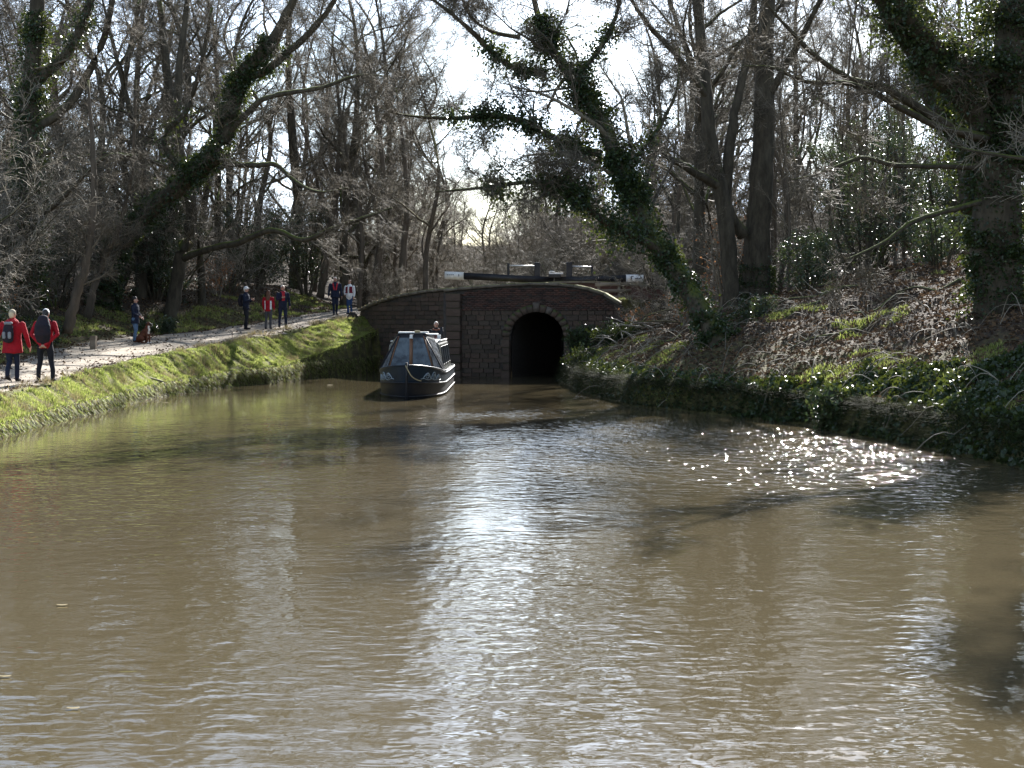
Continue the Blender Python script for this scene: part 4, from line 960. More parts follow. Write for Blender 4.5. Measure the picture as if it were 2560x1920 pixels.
# roof furniture
for nm, sz_, lc, m in (('roof_box', (1.0, 1.3, .13), (.12, 5.2, 1.755), 'maroon'), ('roof_box_lid', (1.08, 1.4, .04), (.12, 5.2, 1.842), 'white_paint'),
                       ('roof_plank', (.25, 2.6, .05), (-.45, 7.2, 1.70), 'old_wood'), ('roof_vent', (.16, .16, .14), (.5, 4.3, 1.72), 'galv'), ('roof_vent', (.16, .16, .14), (.55, 8.2, 1.72), 'galv'), ('stern_hatch', (.75, .7, .1), (0, 9.9, 1.72), 'maroon')):
    me = bevel_box(nm, *sz_, .015, 2); link(nm, me, M[m], boat, lc)
V, F = tube_one([(.62, 9.0, 1.6), (.62, 9.0, 2.05)], .055, 10); link('chimney', npmesh('chimney', V, F, True), M['hull_black'], boat)
V, F = tube_one(smooth_path([(0, 12.2, .7), (0, 12.2, 1.15), (.02, 12.0, 1.3), (.1, 11.3, 1.36)], 14), .025, 6); link('tiller', npmesh('tiller', V, F, True), M['brass'], boat)
V, F = boxVF(-.85, .85, 10.42, 11.9, .42, .5); link('stern_deck', npmesh('stern_deck', V, F), M['cabin'], boat)

# ------------------------------------------------------------------ people and the dog
def cloth(name, c, c2=None, rough=.85): return mat(name, c, rough, .2, c2, 9, .03, 11)
M['skin'] = mat('skin', (0.48, 0.27, 0.19), .55, .35)
M['boots'] = cloth('black_leather', (0.02, 0.017, 0.016))
M['navy'] = cloth('navy_cloth', (0.014, 0.018, 0.035), (0.02, 0.025, 0.045))
M['blackcloth'] = cloth('black_cloth', (0.012, 0.012, 0.016), (0.02, 0.02, 0.024))
M['red'] = cloth('red_cloth', (0.36, 0.012, 0.02), (0.28, 0.01, 0.018))
M['scarlet'] = cloth('scarlet_cloth', (0.42, 0.03, 0.04))
M['whitecloth'] = cloth('white_cloth', (0.75, 0.74, 0.72))
M['maroonc'] = cloth('maroon_cloth', (0.16, 0.015, 0.03))
M['denim'] = cloth('pale_denim', (0.13, 0.2, 0.3), (0.09, 0.15, 0.24))
M['bluejean'] = cloth('blue_denim', (0.03, 0.06, 0.14))
M['greytrous'] = cloth('grey_cloth', (0.07, 0.068, 0.07))
M['hairwhite'] = mat('white_hair', (0.72, 0.68, 0.6), .7, .3)
M['hairblond'] = mat('blond_hair', (0.6, 0.5, 0.33), .7, .3)
M['hairbrown'] = mat('brown_hair', (0.12, 0.05, 0.025), .6, .35)
M['hairdark'] = mat('dark_hair', (0.025, 0.018, 0.014), .5, .4)
M['packgrey'] = cloth('grey_pack', (0.22, 0.23, 0.24)); M['packdark'] = cloth('dark_pack', (0.016, 0.018, 0.026), (0.03, 0.02, 0.025))
M['brownscarf'] = cloth('brown_scarf', (0.2, 0.08, 0.05)); M['fur'] = cloth('fur_trim', (0.3, 0.21, 0.13))
M['dogbrown'] = mat('brown_coat', (0.13, 0.045, 0.022), .7, .25, (0.09, 0.03, 0.016), 8); M['dogwhite'] = mat('white_coat', (0.7, 0.65, 0.58), .7, .25); M['dogdark'] = mat('dark_muzzle', (0.02, 0.014, 0.012), .6, .3)
M['hatcream'] = cloth('cream_wool', (0.42, 0.36, 0.26), (0.3, 0.25, 0.17))
M['eye'] = mat('eye', (0.01, 0.01, 0.01), .2, .5)

def loftVF(pts, rx, ry, side, ns=14):
    """closed tube with elliptical rings: rx along `side`, ry across; rounded ends"""
    p = np.asarray(pts, float); k_ = len(p); rx = np.broadcast_to(np.asarray(rx, float), (k_,)); ry = np.broadcast_to(np.asarray(ry, float), (k_,))
    T = unit(np.gradient(p, axis=0)); S = np.asarray(side[:3], float)
    ee = []
    for sgn, e in ((-1, 0), (1, k_ - 1)):
        rr_ = min(rx[e], ry[e]) * (.2 if len(side) == 4 else 1); ee.append([(p[e] + sgn * T[e] * rr_ * a, rx[e] * c, ry[e] * c, T[e]) for a, c in ((.35, .93), (.7, .7), (.93, .36), (1.0, .02))])
    seq = ee[0][::-1] + [(p[i], rx[i], ry[i], T[i]) for i in range(k_)] + ee[1]
    V = []
    a = np.arange(ns) / ns * 2 * PI
    for c, x_, y_, t_ in seq:
        U = S - t_ * np.dot(S, t_)
        if np.linalg.norm(U) < .1: U = np.cross(t_, [0, 1, .3])
        U = unit(U); W = np.cross(t_, U)
        V.append(c + np.cos(a)[:, None] * U * x_ + np.sin(a)[:, None] * W * y_)
    V = np.concatenate(V); n_ = len(seq); idx_ = np.arange(n_ * ns).reshape(n_, ns)
    F = np.stack([idx_[:-1], np.roll(idx_[:-1], -1, 1), np.roll(idx_[1:], -1, 1), idx_[1:]], -1).reshape(-1, 4)
    return V, F, idx_[0][::-1], idx_[-1]

def fuse(name, lofts, voxel, mats, paint=None, extra=None):
    """lofts: (pts, rx, ry, side, matname) fused into ONE continuous skin; faces take the cloth of the nearest limb"""
    Vs, Fs, caps, a = [], [], [], 0
    for pts, rx, ry, side, _ in lofts:
        V, F, c0, c1 = loftVF(pts, rx, ry, side); Vs.append(V); Fs += [tuple(int(q) + a for q in f) for f in F] + [tuple(int(q) + a for q in c0), tuple(int(q) + a for q in c1)]; a += len(V)
    me_ = bpy.data.meshes.new(name); me_.from_pydata([tuple(v) for v in np.concatenate(Vs)], [], Fs)
    bm = bmesh.new(); bm.from_mesh(me_); bmesh.ops.recalc_face_normals(bm, faces=bm.faces); bm.to_mesh(me_); bm.free()
    tmp = bpy.data.objects.new('tmp', me_); COL.objects.link(tmp)
    r = tmp.modifiers.new('r', 'REMESH'); r.mode = 'VOXEL'; r.voxel_size = voxel; r.use_smooth_shade = True
    s = tmp.modifiers.new('s', 'SMOOTH'); s.factor = .5; s.iterations = 3
    dg = bpy.context.evaluated_depsgraph_get(); res = bpy.data.meshes.new_from_object(tmp.evaluated_get(dg))
    bpy.data.objects.remove(tmp); bpy.data.meshes.remove(me_)
    nv = len(res.vertices); co = np.empty(nv * 3, np.float32); res.vertices.foreach_get('co', co); co = co.reshape(-1, 3)
    npl = len(res.polygons); cen = np.empty(npl * 3, np.float32); res.polygons.foreach_get('center', cen); cen = cen.reshape(-1, 3)
    best = np.full(npl, 1e9); mi = np.zeros(npl, int); names = list(dict.fromkeys([l_[4] for l_ in lofts] + (mats or [])))
    for pts, rx, ry, side, mn in lofts:
        p = np.asarray(pts, float); k_ = len(p); rr_ = (np.broadcast_to(np.asarray(rx, float), (k_,)) + np.broadcast_to(np.asarray(ry, float), (k_,))) / 2
        for i in range(k_ - 1):
            AB = p[i + 1] - p[i]; t_ = np.clip(((cen - p[i]) @ AB) / (AB @ AB + 1e-9), 0, 1)
            d = np.linalg.norm(cen - (p[i] + t_[:, None] * AB), axis=1) - (rr_[i] + (rr_[i + 1] - rr_[i]) * t_)
            if len(side) == 4: d = np.where(((cen - p[i]) @ AB) / (AB @ AB) < -.12, 1e9, d)
            w_ = d < best; best[w_] = d[w_]; mi[w_] = names.index(mn)
    if paint is not None:
        for fn, mn in paint: mi[fn(cen)] = names.index(mn)
    Fv = np.array([tuple(q.vertices) if len(q.vertices) == 4 else tuple(q.vertices) + (q.vertices[-1],) for q in res.polygons]) if npl else np.zeros((0, 4), int)
    bpy.data.meshes.remove(res)
    tri = Fv[:, 2] == Fv[:, 3]; parts = [(co, None)]
    V = [co]; F4 = [Fv[~tri]]; F3 = [Fv[tri][:, :3]]; M4 = [mi[~tri]]; M3 = [mi[tri]]; a = nv
    for pts, rx, ry, side, mn in (extra or []):               # fingers: too thin for the fused skin, joined to the same mesh
        Vx, Fx, _, _ = loftVF(pts, rx, ry, side, 7); V.append(Vx); F4.append(Fx + a); M4.append(np.full(len(Fx), names.index(mn))); a += len(Vx)
    F4 = np.concatenate(F4); F3 = np.concatenate(F3)
    return npmesh(name, np.concatenate(V), [F4, F3], True, [M[q] for q in names], np.concatenate([np.concatenate(M4), np.concatenate(M3)]))

def person(label, loc, rz, height, cols, pose=None, coat=.86, bulk=1.0, head_pitch=0.0, hair='short', paint=None, hat=None):
    """local frame: faces -Y. cols: top, legs, hair, hands"""
    k = height / 1.75; pose = pose or {}; top, legs, hairm = cols['top'], cols['legs'], cols['hair']
    root = empty('person', loc, rz, label, 'person', None); X = (1, 0, 0)
    bw = bulk; Lf = []
    Lf.append(([(0, 0, .90), (0, 0, 1.0), (0, 0, 1.14), (0, -.005, 1.28), (0, 0, 1.39), (0, .005, 1.45)], np.array([.165, .165, .165, .185, .185, .12]) * bw, np.array([.115, .11, .115, .125, .11, .08]) * bw, X, top))
    if coat < .85:
        Lf.append(([(0, 0, coat + .02), (0, 0, (coat + .95) / 2), (0, 0, 1.02)], np.array([.195, .185, .17]) * bw, np.array([.145, .14, .12]) * bw, (1, 0, 0, 1), top))
    else:
        Lf.append(([(0, 0, .86), (0, 0, .92)], .155, .11, X, legs))
    feet = pose.get('feet', [(-.10, 0.0, 0.0), (.10, 0.0, 0.0)])   # x, y, lift
    for s, (fx, fy, fl) in zip((-1, 1), feet):
        kn = (s * .09 * .5 + fx * .5, fy * .5 - .03 - (.06 if fl else 0), .50)
        Lf.append(([(s * .085, 0, .90), (s * .088 * .6 + fx * .4, fy * .3 - .01, .70), kn, (fx, fy + .01, .28), (fx, fy + .015, .12 + fl)], [.092, .085, .066, .058, .056], [.095, .085, .066, .058, .058], X, legs))
        Lf.append(([(fx, fy + .04, .055 + fl), (fx * 1.06, fy - .06, .05 + fl * .6), (fx * 1.12, fy - .16, .04 + fl * .2)], [.045, .045, .036], [.045, .04, .03], X, 'boots'))
    fingers = []
    for s, nm in ((-1, 'armL'), (1, 'armR')):
        sh = np.array((s * .185 * bw, 0, 1.40)); el, wr = pose.get(nm, ((s * .26, .02, 1.13), (s * .27, -.05, .90)))
        el, wr = np.array(el, float), np.array(wr, float)
        Lf.append(([sh, (sh + el) / 2, el, (el + wr) / 2, wr], np.array([.066, .06, .052, .046, .042]) * (.5 + .5 * bw), np.array([.066, .06, .052, .046, .042]) * (.5 + .5 * bw), X, top))
        d = unit(wr - el); h = wr + d * .055; d2 = np.array(pose.get(nm + '_hand', d)); d2 = unit(d2)
        h = wr + d2 * .06
        Lf.append(([wr + d2 * .01, h, wr + d2 * .095], [.028, .036, .036], [.022, .022, .02], (0, 1, 0), 'skin'))
        sd = unit(np.cross(d2, [1, 0, .01])); pl = np.cross(sd, d2)
        for q, ln in enumerate((.07, .08, .075, .058)):
            b0 = wr + d2 * .09 + sd * (.026 - .0175 * q); curl = -pl * s * .35
            m1 = b0 + unit(d2 + curl * .3) * ln * .5; m2 = m1 + unit(d2 + curl * 1.5) * ln * .5
            fingers.append(([b0, m1, m2], [.0095, .009, .0075], [.0095, .009, .0075], (0, 1, .1), 'skin'))
        b0 = wr + d2 * .035 + sd * .03; m1 = b0 + unit(d2 * .6 + sd) * .035; m2 = m1 + unit(d2 + sd * .3) * .03
        fingers.append(([b0, m1, m2], [.011, .0105, .0085], [.011, .0105, .0085], (0, 1, .1), 'skin'))
    # neck and head, pitched about the neck
    cp, sp = math.cos(head_pitch), math.sin(head_pitch); pv = np.array((0, .01, 1.48))
    def hd(x, y, z):
        v = np.array((x, y, z)) - pv; return pv + np.array((v[0], v[1] * cp - v[2] * sp, v[1] * sp + v[2] * cp))
    Lf.append(([(0, .01, 1.42), hd(0, .005, 1.55)], [.058, .055], [.056, .054], X, 'skin'))
    Lf.append(([hd(0, -.022, 1.545), hd(0, -.018, 1.59), hd(0, -.005, 1.64), hd(0, .004, 1.68)], [.05, .066, .074, .068], [.055, .075, .09, .085], X, 'skin'))
    Lf.append(([hd(0, -.095, 1.655), hd(0, -.118, 1.62)], [.012, .017], [.012, .016], X, 'skin'))
    for s in (-1, 1): Lf.append(([hd(s * .078, .01, 1.65), hd(s * .08, .008, 1.61)], [.012, .01], [.022, .016], X, 'skin'))
    me_ = fuse('body', [([np.array(q, float) * k for q in a], np.asarray(x_, float) * k, np.asarray(y_, float) * k, s_, m_) for a, x_, y_, s_, m_ in Lf], .0165 * k, ['boots', 'skin'] + [q for _, q in (paint or [])], [(lambda c, f=f: f(c / k), q) for f, q in (paint or [])], [([np.array(q, float) * k for q in a], np.asarray(x_, float) * k, np.asarray(y_, float) * k, s_, m_) for a, x_, y_, s_, m_ in fingers])
    link('body', me_, None, root)
    for s in (-1, 1):
        V, F, c0, c1 = loftVF([hd(s * .028, -.088, 1.655) * k, hd(s * .032, -.088, 1.655) * k], .011 * k, .008 * k, (0, 0, 1), 8); link('eye', npmesh('eye', V, F, True), M['eye'], root)
    V, F, c0, c1 = loftVF([hd(-.02, -.092, 1.585) * k, hd(.02, -.092, 1.585) * k], .006 * k, .006 * k, (0, 0, 1), 6); link('mouth', npmesh('mouth', V, F, True), M['scarlet'], root)
    def part(nm, lofts, voxel=.014, parent=None):
        o = link(nm, fuse(nm, [([np.array(q, float) * k for q in a], np.asarray(x_, float) * k, np.asarray(y_, float) * k, s_, m_) for a, x_, y_, s_, m_ in lofts], voxel * k, []), None, parent or root); return o
    if hair == 'short': part('hair', [([hd(0, .03, 1.61), hd(0, .028, 1.66), hd(0, .015, 1.68)], [.072, .082, .08], [.07, .086, .092], X, hairm)])
    if hair == 'long': part('hair', [([hd(0, .02, 1.705), hd(0, .035, 1.65), (0, .06, 1.52), (0, .10, 1.40), (0, .115, 1.32)], [.078, .088, .10, .10, .075], [.09, .09, .07, .045, .03], X, hairm)])
    if hair == 'bun': part('hair', [([hd(0, .03, 1.62), hd(0, .03, 1.68), hd(0, .01, 1.71)], [.078, .085, .076], [.075, .09, .09], X, hairm), ([hd(0, .07, 1.73), hd(0, .09, 1.75)], .045, .045, X, hairm)])
    if hat == 'cap': part('cap', [([hd(0, .0, 1.685), hd(0, .0, 1.70)], [.086, .084], [.098, .095], X, cols['hat']), ([hd(0, -.08, 1.70), hd(0, -.15, 1.69)], [.07, .055], [.012, .01], X, cols['hat'])])
    if hat == 'beanie': part('hat', [([hd(0, .008, 1.665), hd(0, .01, 1.69)], [.09, .088], [.10, .098], X, cols['hat'])])
    root['_k'] = k
    return root, part, k

PXY = {}
def spot(px, Y):
    x = (px - 1280) * Y / FPX; return (x, Y, zat(x, Y) + .02)

# hikers at the left, walking away
r, part, k = person('hiker in a roomy red coat with grey rucksack at the left edge, walking away', spot(31, 38.3), PI - .1, 1.72, dict(top='red', legs='navy', hair='hairblond', hat='hatcream'),
    dict(feet=[(-.055, -.16, 0), (.05, .17, .07)], armL=((-.36, .02, 1.12), (-.40, -.05, .88)), armR=((.36, .02, 1.12), (.40, .02, .86))), coat=.70, bulk=1.34, hair='short', hat='beanie')
rk = part('rucksack', [([(0, .25, 1.02), (0, .27, 1.18), (0, .24, 1.36)], [.13, .15, .12], [.07, .09, .06], (1, 0, 0), 'packdark')])
part('rucksack_pocket', [([(-.07, .335, 1.08), (-.07, .345, 1.2)], [.045, .045], [.03, .03], (1, 0, 0), 'packgrey')], parent=rk); part('rucksack_pocket', [([(.07, .335, 1.08), (.07, .345, 1.2)], [.045, .045], [.03, .03], (1, 0, 0), 'packgrey')], parent=rk)
part('rucksack_lid', [([(-.07, .25, 1.43), (.07, .25, 1.43)], [.04, .04], [.05, .05], (0, 0, 1), 'packgrey')])
part('hood', [([(-.09, .09, 1.47), (0, .12, 1.45), (.09, .09, 1.47)], [.05, .06, .05], [.05, .06, .05], (0, 0, 1), 'red')])
r, part, k = person('hiker in white cap and red sleeves, hands clasped behind under a big dark rucksack', spot(113, 38.0), PI + .05, 1.72, dict(top='red', legs='blackcloth', hair='hairdark', hat='whitecloth'),
    dict(feet=[(-.19, 0.02, 0), (.16, -.03, 0)], armL=((-.31, .08, 1.14), (-.06, .22, .90)), armR=((.31, .08, 1.14), (.06, .22, .90)), armL_hand=(.8, .25, -.55), armR_hand=(-.8, .25, -.55)), bulk=1.12, head_pitch=.35, hat='cap')
part('rucksack', [([(0, .2, .98), (0, .27, 1.15), (0, .28, 1.35), (0, .2, 1.52)], [.16, .20, .19, .13], [.08, .12, .12, .09], (1, 0, 0), 'packdark')])
part('strap', [([(.15, .02, 1.47), (.16, -.12, 1.35)], [.03, .03], [.012, .012], (1, 0, 0), 'packdark')]); part('strap', [([(-.15, .02, 1.47), (-.16, -.12, 1.35)], [.03, .03], [.012, .012], (1, 0, 0), 'packdark')])
# dog walker
r, part, k = person('dog walker in a long dark coat and pale jeans facing her sitting dog', spot(338, 58.3), PI / 2 - .25, 1.64, dict(top='navy', legs='denim', hair='hairdark'),
    dict(feet=[(-.07, -.05, 0), (.08, .06, 0)], armL=((-.23, -.02, 1.13), (-.15, -.22, 1.02)), armR=((.23, -.02, 1.13), (.15, -.2, .98))), coat=.72, bulk=1.08, hair='bun')
part('fur_hood', [([(-.09, .08, 1.46), (0, .13, 1.44), (.09, .08, 1.46)], [.045, .06, .045], [.045, .06, .045], (0, 0, 1), 'fur')])
# the three standing on the towpath
r, part, k = person('man in dark clothes and pale cap standing sideways, leftmost of the towpath trio', spot(615, 66.6), PI / 2 - .2, 1.78, dict(top='navy', legs='blackcloth', hair='hairwhite', hat='whitecloth'),
    dict(feet=[(-.10, -.06, 0), (.09, .05, 0)], armL=((-.25, -.06, 1.16), (-.12, -.24, 1.22)), armR=((.25, -.05, 1.16), (.1, -.24, 1.2))), bulk=1.15, hat='cap')
part('rucksack', [([(0, .22, 1.02), (0, .25, 1.2), (0, .2, 1.4)], [.14, .17, .13], [.08, .1, .07], (1, 0, 0), 'packdark')])
r, part, k = person('long-haired walker in a red jacket with white side panels, middle of the towpath trio', spot(671, 66.2), PI - .15, 1.60, dict(top='red', legs='greytrous', hair='hairbrown'),
    dict(feet=[(-.10, 0, 0), (.11, .03, 0)], armL=((-.25, 0, 1.14), (-.24, -.08, .92)), armR=((.25, 0, 1.14), (.24, -.08, .92))), bulk=1.1, hair='long',
    paint=[(lambda c: (np.abs(np.abs(c[:, 0]) - .135) < .035) & (c[:, 2] > .9) & (c[:, 2] < 1.3) & (np.abs(c[:, 1]) < .2), 'whitecloth')])
r, part, k = person('white-haired man in navy with a red scarf, tallest at the right of the towpath trio', spot(707, 66.7), .35, 1.78, dict(top='navy', legs='navy', hair='hairwhite'),
    dict(feet=[(-.14, 0, 0), (.13, 0.0, 0)], armL=((-.25, -.05, 1.15), (-.1, -.22, 1.22)), armR=((.27, .02, 1.14), (.28, -.02, .92))), bulk=1.1,
    paint=[(lambda c: (np.abs(c[:, 0]) < .06 + .0 * c[:, 2]) & (c[:, 1] < -.05) & (c[:, 2] > 1.12) & (c[:, 2] < 1.5), 'scarlet')])
part('scarf', [([(-.07, -.02, 1.47), (0, -.07, 1.45), (.07, -.02, 1.47)], [.04, .045, .04], [.04, .045, .04], (0, 0, 1), 'scarlet')])
part('rucksack', [([(0, .2, 1.05), (0, .22, 1.2), (0, .18, 1.38)], [.13, .15, .12], [.07, .08, .06], (1, 0, 0), 'packdark')])
# the pair coming down from the bridge
r, part, k = person('white-haired walker in navy with red lapels coming down the towpath', spot(838, 74.2), .1, 1.76, dict(top='navy', legs='navy', hair='hairwhite'),
    dict(feet=[(-.06, -.12, 0), (.06, .12, .04)], armL=((-.28, .0, 1.14), (-.30, -.05, .90)), armR=((.28, .0, 1.14), (.30, -.03, .90))), bulk=1.2, coat=.8,
    paint=[(lambda c: (np.abs(np.abs(c[:, 0]) - .035 - (c[:, 2] - 1.15) * .22) < .03) & (c[:, 1] < -.04) & (c[:, 2] > 1.15) & (c[:, 2] < 1.5), 'scarlet')])
part('scarf', [([(-.08, -.01, 1.46), (0, -.05, 1.44), (.08, -.01, 1.46)], [.035, .04, .035], [.035, .04, .035], (0, 0, 1), 'scarlet')])
r, part, k = person('walker in a white jacket with maroon panel and blue jeans near the parapet end', spot(874, 74.8), -.35, 1.60, dict(top='whitecloth', legs='bluejean', hair='hairbrown'),
    dict(feet=[(-.04, -.1, 0), (.04, .12, .03)], armL=((-.26, -.05, 1.15), (-.18, -.18, 1.02)), armR=((.28, .0, 1.13), (.28, -.06, .92))), bulk=1.2,
    paint=[(lambda c: (np.abs(c[:, 0]) < .19) & (np.abs(c[:, 0]) > .035) & (c[:, 1] < .02) & (c[:, 2] > 1.08) & (c[:, 2] < 1.42), 'maroonc')])
# helmsman
r, part, k = person('grey-haired helmsman in dark jacket and brown scarf standing at the narrowboat stern', (-2.75, 58.0, .50), .15, 1.74, dict(top='blackcloth', legs='navy', hair='hairwhite'),
    dict(feet=[(-.12, 0, 0), (.12, 0, 0)], armL=((-.27, .05, 1.14), (-.25, .12, .95)), armR=((.24, .0, 1.15), (.1, -.18, 1.08))), bulk=1.12)
part('scarf', [([(-.1, -.02, 1.46), (0, -.07, 1.43), (.1, -.02, 1.46)], [.045, .05, .045], [.05, .055, .05], (0, 0, 1), 'brownscarf')])

# boxer dog sitting beside its walker, facing right and towards the water
dg_ = empty('dog', spot(366, 57.6), PI / 2 - .35, 'brown dog with white chest sitting upright on the towpath beside its walker', 'dog')
S = (1, 0, 0); s_ = 1.0
DL = [([(0, .30, .14), (0, .22, .22), (0, .08, .36), (0, -.03, .50)], [.12, .135, .125, .105], [.12, .14, .15, .12], S, 'dogbrown'),
      ([(0, -.02, .50), (0, -.06, .60), (0, -.07, .68)], [.085, .072, .07], [.095, .08, .075], S, 'dogbrown'),
      ([(0, -.05, .70), (0, -.10, .71)], [.078, .075], [.08, .075], S, 'dogbrown'),
      ([(0, -.14, .69), (0, -.215, .675)], [.052, .046], [.05, .042], S, 'dogdark'),
      ([(0, .38, .08), (0, .48, .05), (0, .53, .06)], [.025, .02, .012], [.025, .02, .012], S, 'dogbrown')]
for q in (-1, 1):
    DL += [([(q * .075, -.02, .45), (q * .08, -.07, .30), (q * .08, -.08, .14), (q * .08, -.085, .04)], [.055, .042, .033, .032], [.06, .045, .035, .034], S, 'dogbrown'),
           ([(q * .08, -.09, .03), (q * .08, -.14, .025)], [.036, .034], [.028, .022], S, 'dogwhite'),
           ([(q * .11, .28, .18), (q * .14, .14, .20), (q * .135, .04, .17)], [.075, .07, .05], [.1, .09, .055], S, 'dogbrown'),
           ([(q * .135, .04, .15), (q * .135, .12, .06)], [.04, .033], [.04, .033], S, 'dogbrown'),
           ([(q * .135, .10, .03), (q * .135, -.02, .028)], [.036, .034], [.028, .024], S, 'dogbrown'),
           ([(q * .06, -.03, .765), (q * .085, -.05, .74), (q * .09, -.065, .69)], [.012, .022, .014], [.03, .03, .018], S, 'dogdark')]
me = fuse('body', DL, .013, ['dogwhite'], [(lambda c: (np.abs(c[:, 0]) < .06) & (c[:, 1] < -.06) & (c[:, 2] > .34) & (c[:, 2] < .64), 'dogwhite')])
link('body', me, None, dg_)
V, F = tube_one([(-.075, -.05, .6), (0, -.14, .585), (.075, -.05, .6), (0, .03, .62), (-.075, -.05, .6)], .012, 6, False); link('collar', npmesh('collar', V, F, True), M['scarlet'], dg_)
for q in (-1, 1):
    V, F, _, _ = loftVF([(q * .04, -.165, .73), (q * .042, -.168, .73)], .01, .01, (0, 0, 1), 7); link('eye', npmesh('eye', V, F, True), M['eye'], dg_)

# ------------------------------------------------------------------ ground cover and small things
CR = np.random.default_rng(77)
def sample_bank(n, lo, hi, yr, left, xr, need=None):
    """random points on one bank with distance from the water's edge within lo..hi"""
    X, Y, Z, D = [], [], [], []; got = 0
    while got < n:
        x = CR.uniform(*xr, 60000); y = CR.uniform(*yr, 60000); z, d, lf = land(x, y, True)
        k = (lf == left) & (d > (lo(y) if callable(lo) else lo)) & (d < (hi(y) if callable(hi) else hi))
        if need is not None: k &= need(x, y, d)
        X.append(x[k]); Y.append(y[k]); Z.append(z[k]); D.append(d[k]); got += k.sum()
    c = lambda a: np.concatenate(a)[:n]
    return c(X), c(Y), c(Z), c(D)
def blades(P, length, width, lean, droop=None):
    n = len(P); az = CR.uniform(0, 2 * PI, n); ln = length * CR.uniform(.5, 1.3, n)
    d = np.stack([np.cos(az) * lean, np.sin(az) * lean, np.ones(n)], 1) + (0 if droop is None else droop); d = unit(d + CR.normal(0, .2, (n, 3)))
    w_ = np.stack([-np.sin(az), np.cos(az), 0 * az], 1) * width
    V = np.stack([P - w_ / 2, P + w_ / 2, P + d * ln[:, None]], 1).reshape(-1, 3)
    return V, np.arange(3 * n).reshape(-1, 3)

def in_path(x, y):
    a = np.interp(y, py, xin); c = np.interp(y, py, xout); return (x < a + .1) & (x > c - .1)
x, y, z, d = sample_bank(150000, 0, lambda y: verge_w(y) * 1.5 + .3, (24, 71), True, (-13, -5), lambda x, y, d: (~in_path(x, y)) & (vnoise(x, y, 6.3, 1) + .8 * vnoise(x, y, 2.4, 5) + CR.normal(0, .25, len(x)) > -.75))
cl_ = .6 + .4 * vnoise(x, y, 5, 4) + .3 * vnoise(x, y, 1.7, 9)
tuft = np.maximum(0, vnoise(x, y, 9, 2) + vnoise(x, y, 3.3, 6) - .7)
V, F = blades(np.stack([x, y, z - .01], 1), .10 * np.clip(cl_, .2, 1.4) + .13 * tuft, .024, .8)
tag(link('bank_grass', npmesh('bank_grass', V, F), M['grass']), 'bright yellow-green mossy grass along the towpath bank', 'grass', kind='stuff')
x, y, z, d = sample_bank(46000, 0, .13, (24, 71), True, (-12, -5))
zf = CR.uniform(.04, 1.05, len(x)) * np.interp(y, ZPY, ZPZ) * .40
V, F = blades(np.stack([x + .05, y - .02, zf], 1), .15, .02, .8, np.stack([0.4 + 0 * x, -.3 + 0 * x, -1.9 + 0 * x], 1))
me = npmesh('hanging_grass', V, F, False, [M['drygrass'], M['grass'], M['sedge']], CR.choice(3, len(F), p=[.3, .42, .28]))
tag(link('hanging_grass', me), 'straw and green grass hanging over the water edge below the towpath', 'grass', kind='stuff')
x, y, z, d = sample_bank(26000, 2, 22, (30, 84), True, (-24, -7), lambda x, y, d: (~in_path(x, y)) & (x < np.interp(y, py, xout)) & (x > np.interp(y, py, xout) - 2.6 + 1.2 * vnoise(x, y, 1.2, 6)) & (vnoise(x, y, 1.4, 2) + .6 * vnoise(x, y, 3.7, 5) > 0))
V, F = blades(np.stack([x, y, z - .01], 1), .15, .024, .6)
tag(link('verge_grass', npmesh('verge_grass', V, F), M['grass']), 'grass on the low bank between the towpath and the wood', 'grass', kind='stuff')
x, y, z, d = sample_bank(9000, .1, lambda y: verge_w(y) * 1.2, (24, 71), True, (-13, -5), lambda x, y, d: vnoise(x, y, 4.1, 3) + vnoise(x, y, 1.5, 2) > .5)
V, F = blades(np.stack([x, y, z - .01], 1), .26, .016, .9); tag(link('dead_stalks', npmesh('dead_stalks', V, F), M['drygrass']), 'tufts of dead straw-coloured stalks on the towpath bank', 'grass', kind='stuff')
# leaf litter
x1, y1, z1, d1 = sample_bank(95000, .5, 16, (22, 72), False, (1, 24)); x2, y2, z2, d2 = sample_bank(45000, 4.2, 22, (36, 84), True, (-30, -8), lambda x, y, d: x < np.interp(y, py, xout) + .5 * CR.uniform(-1, 1, len(x)) - .1)
C = np.stack([np.r_[x1, x2], np.r_[y1, y2], np.r_[z1, z2] + CR.uniform(.0, .06, len(x1) + len(x2))], 1); D = CR.normal(size=C.shape); D[:, 2] *= .35
V, F = leavesVF(C, D, .10, CR, .65, .5)
tag(link('leaf_litter', npmesh('leaf_litter', V, F), M['litter']), 'fallen brown leaves over the woodland slopes', 'leaves', kind='stuff')
# moss and grass tufts on the right slope
x, y, z, d = sample_bank(30000, .05, 10, (22, 64), False, (1, 20), lambda x, y, d: vnoise(x, y, .8, 7) + .6 * vnoise(x, y, 2.9, 8) > .55 + .06 * d)
V, F = blades(np.stack([x, y, z - .01], 1), .13, .022, .8); tag(link('slope_grass', npmesh('slope_grass', V, F), M['grass']), 'mossy tufts scattered down the right bank', 'grass', kind='stuff')
x, y, z, d = sample_bank(34000, .0, .5, (22, 62), False, (1, 14))
V, F = blades(np.stack([x, y, z + .06], 1), .3, .022, .5, np.stack([-.9 + 0 * x, -.5 + 0 * x, -1.0 + 0 * x], 1)); tag(link('overhanging_sedge', npmesh('overhanging_sedge', V, F), M['sedge']), 'dark sedge hanging over the water along the right bank', 'grass', kind='stuff')
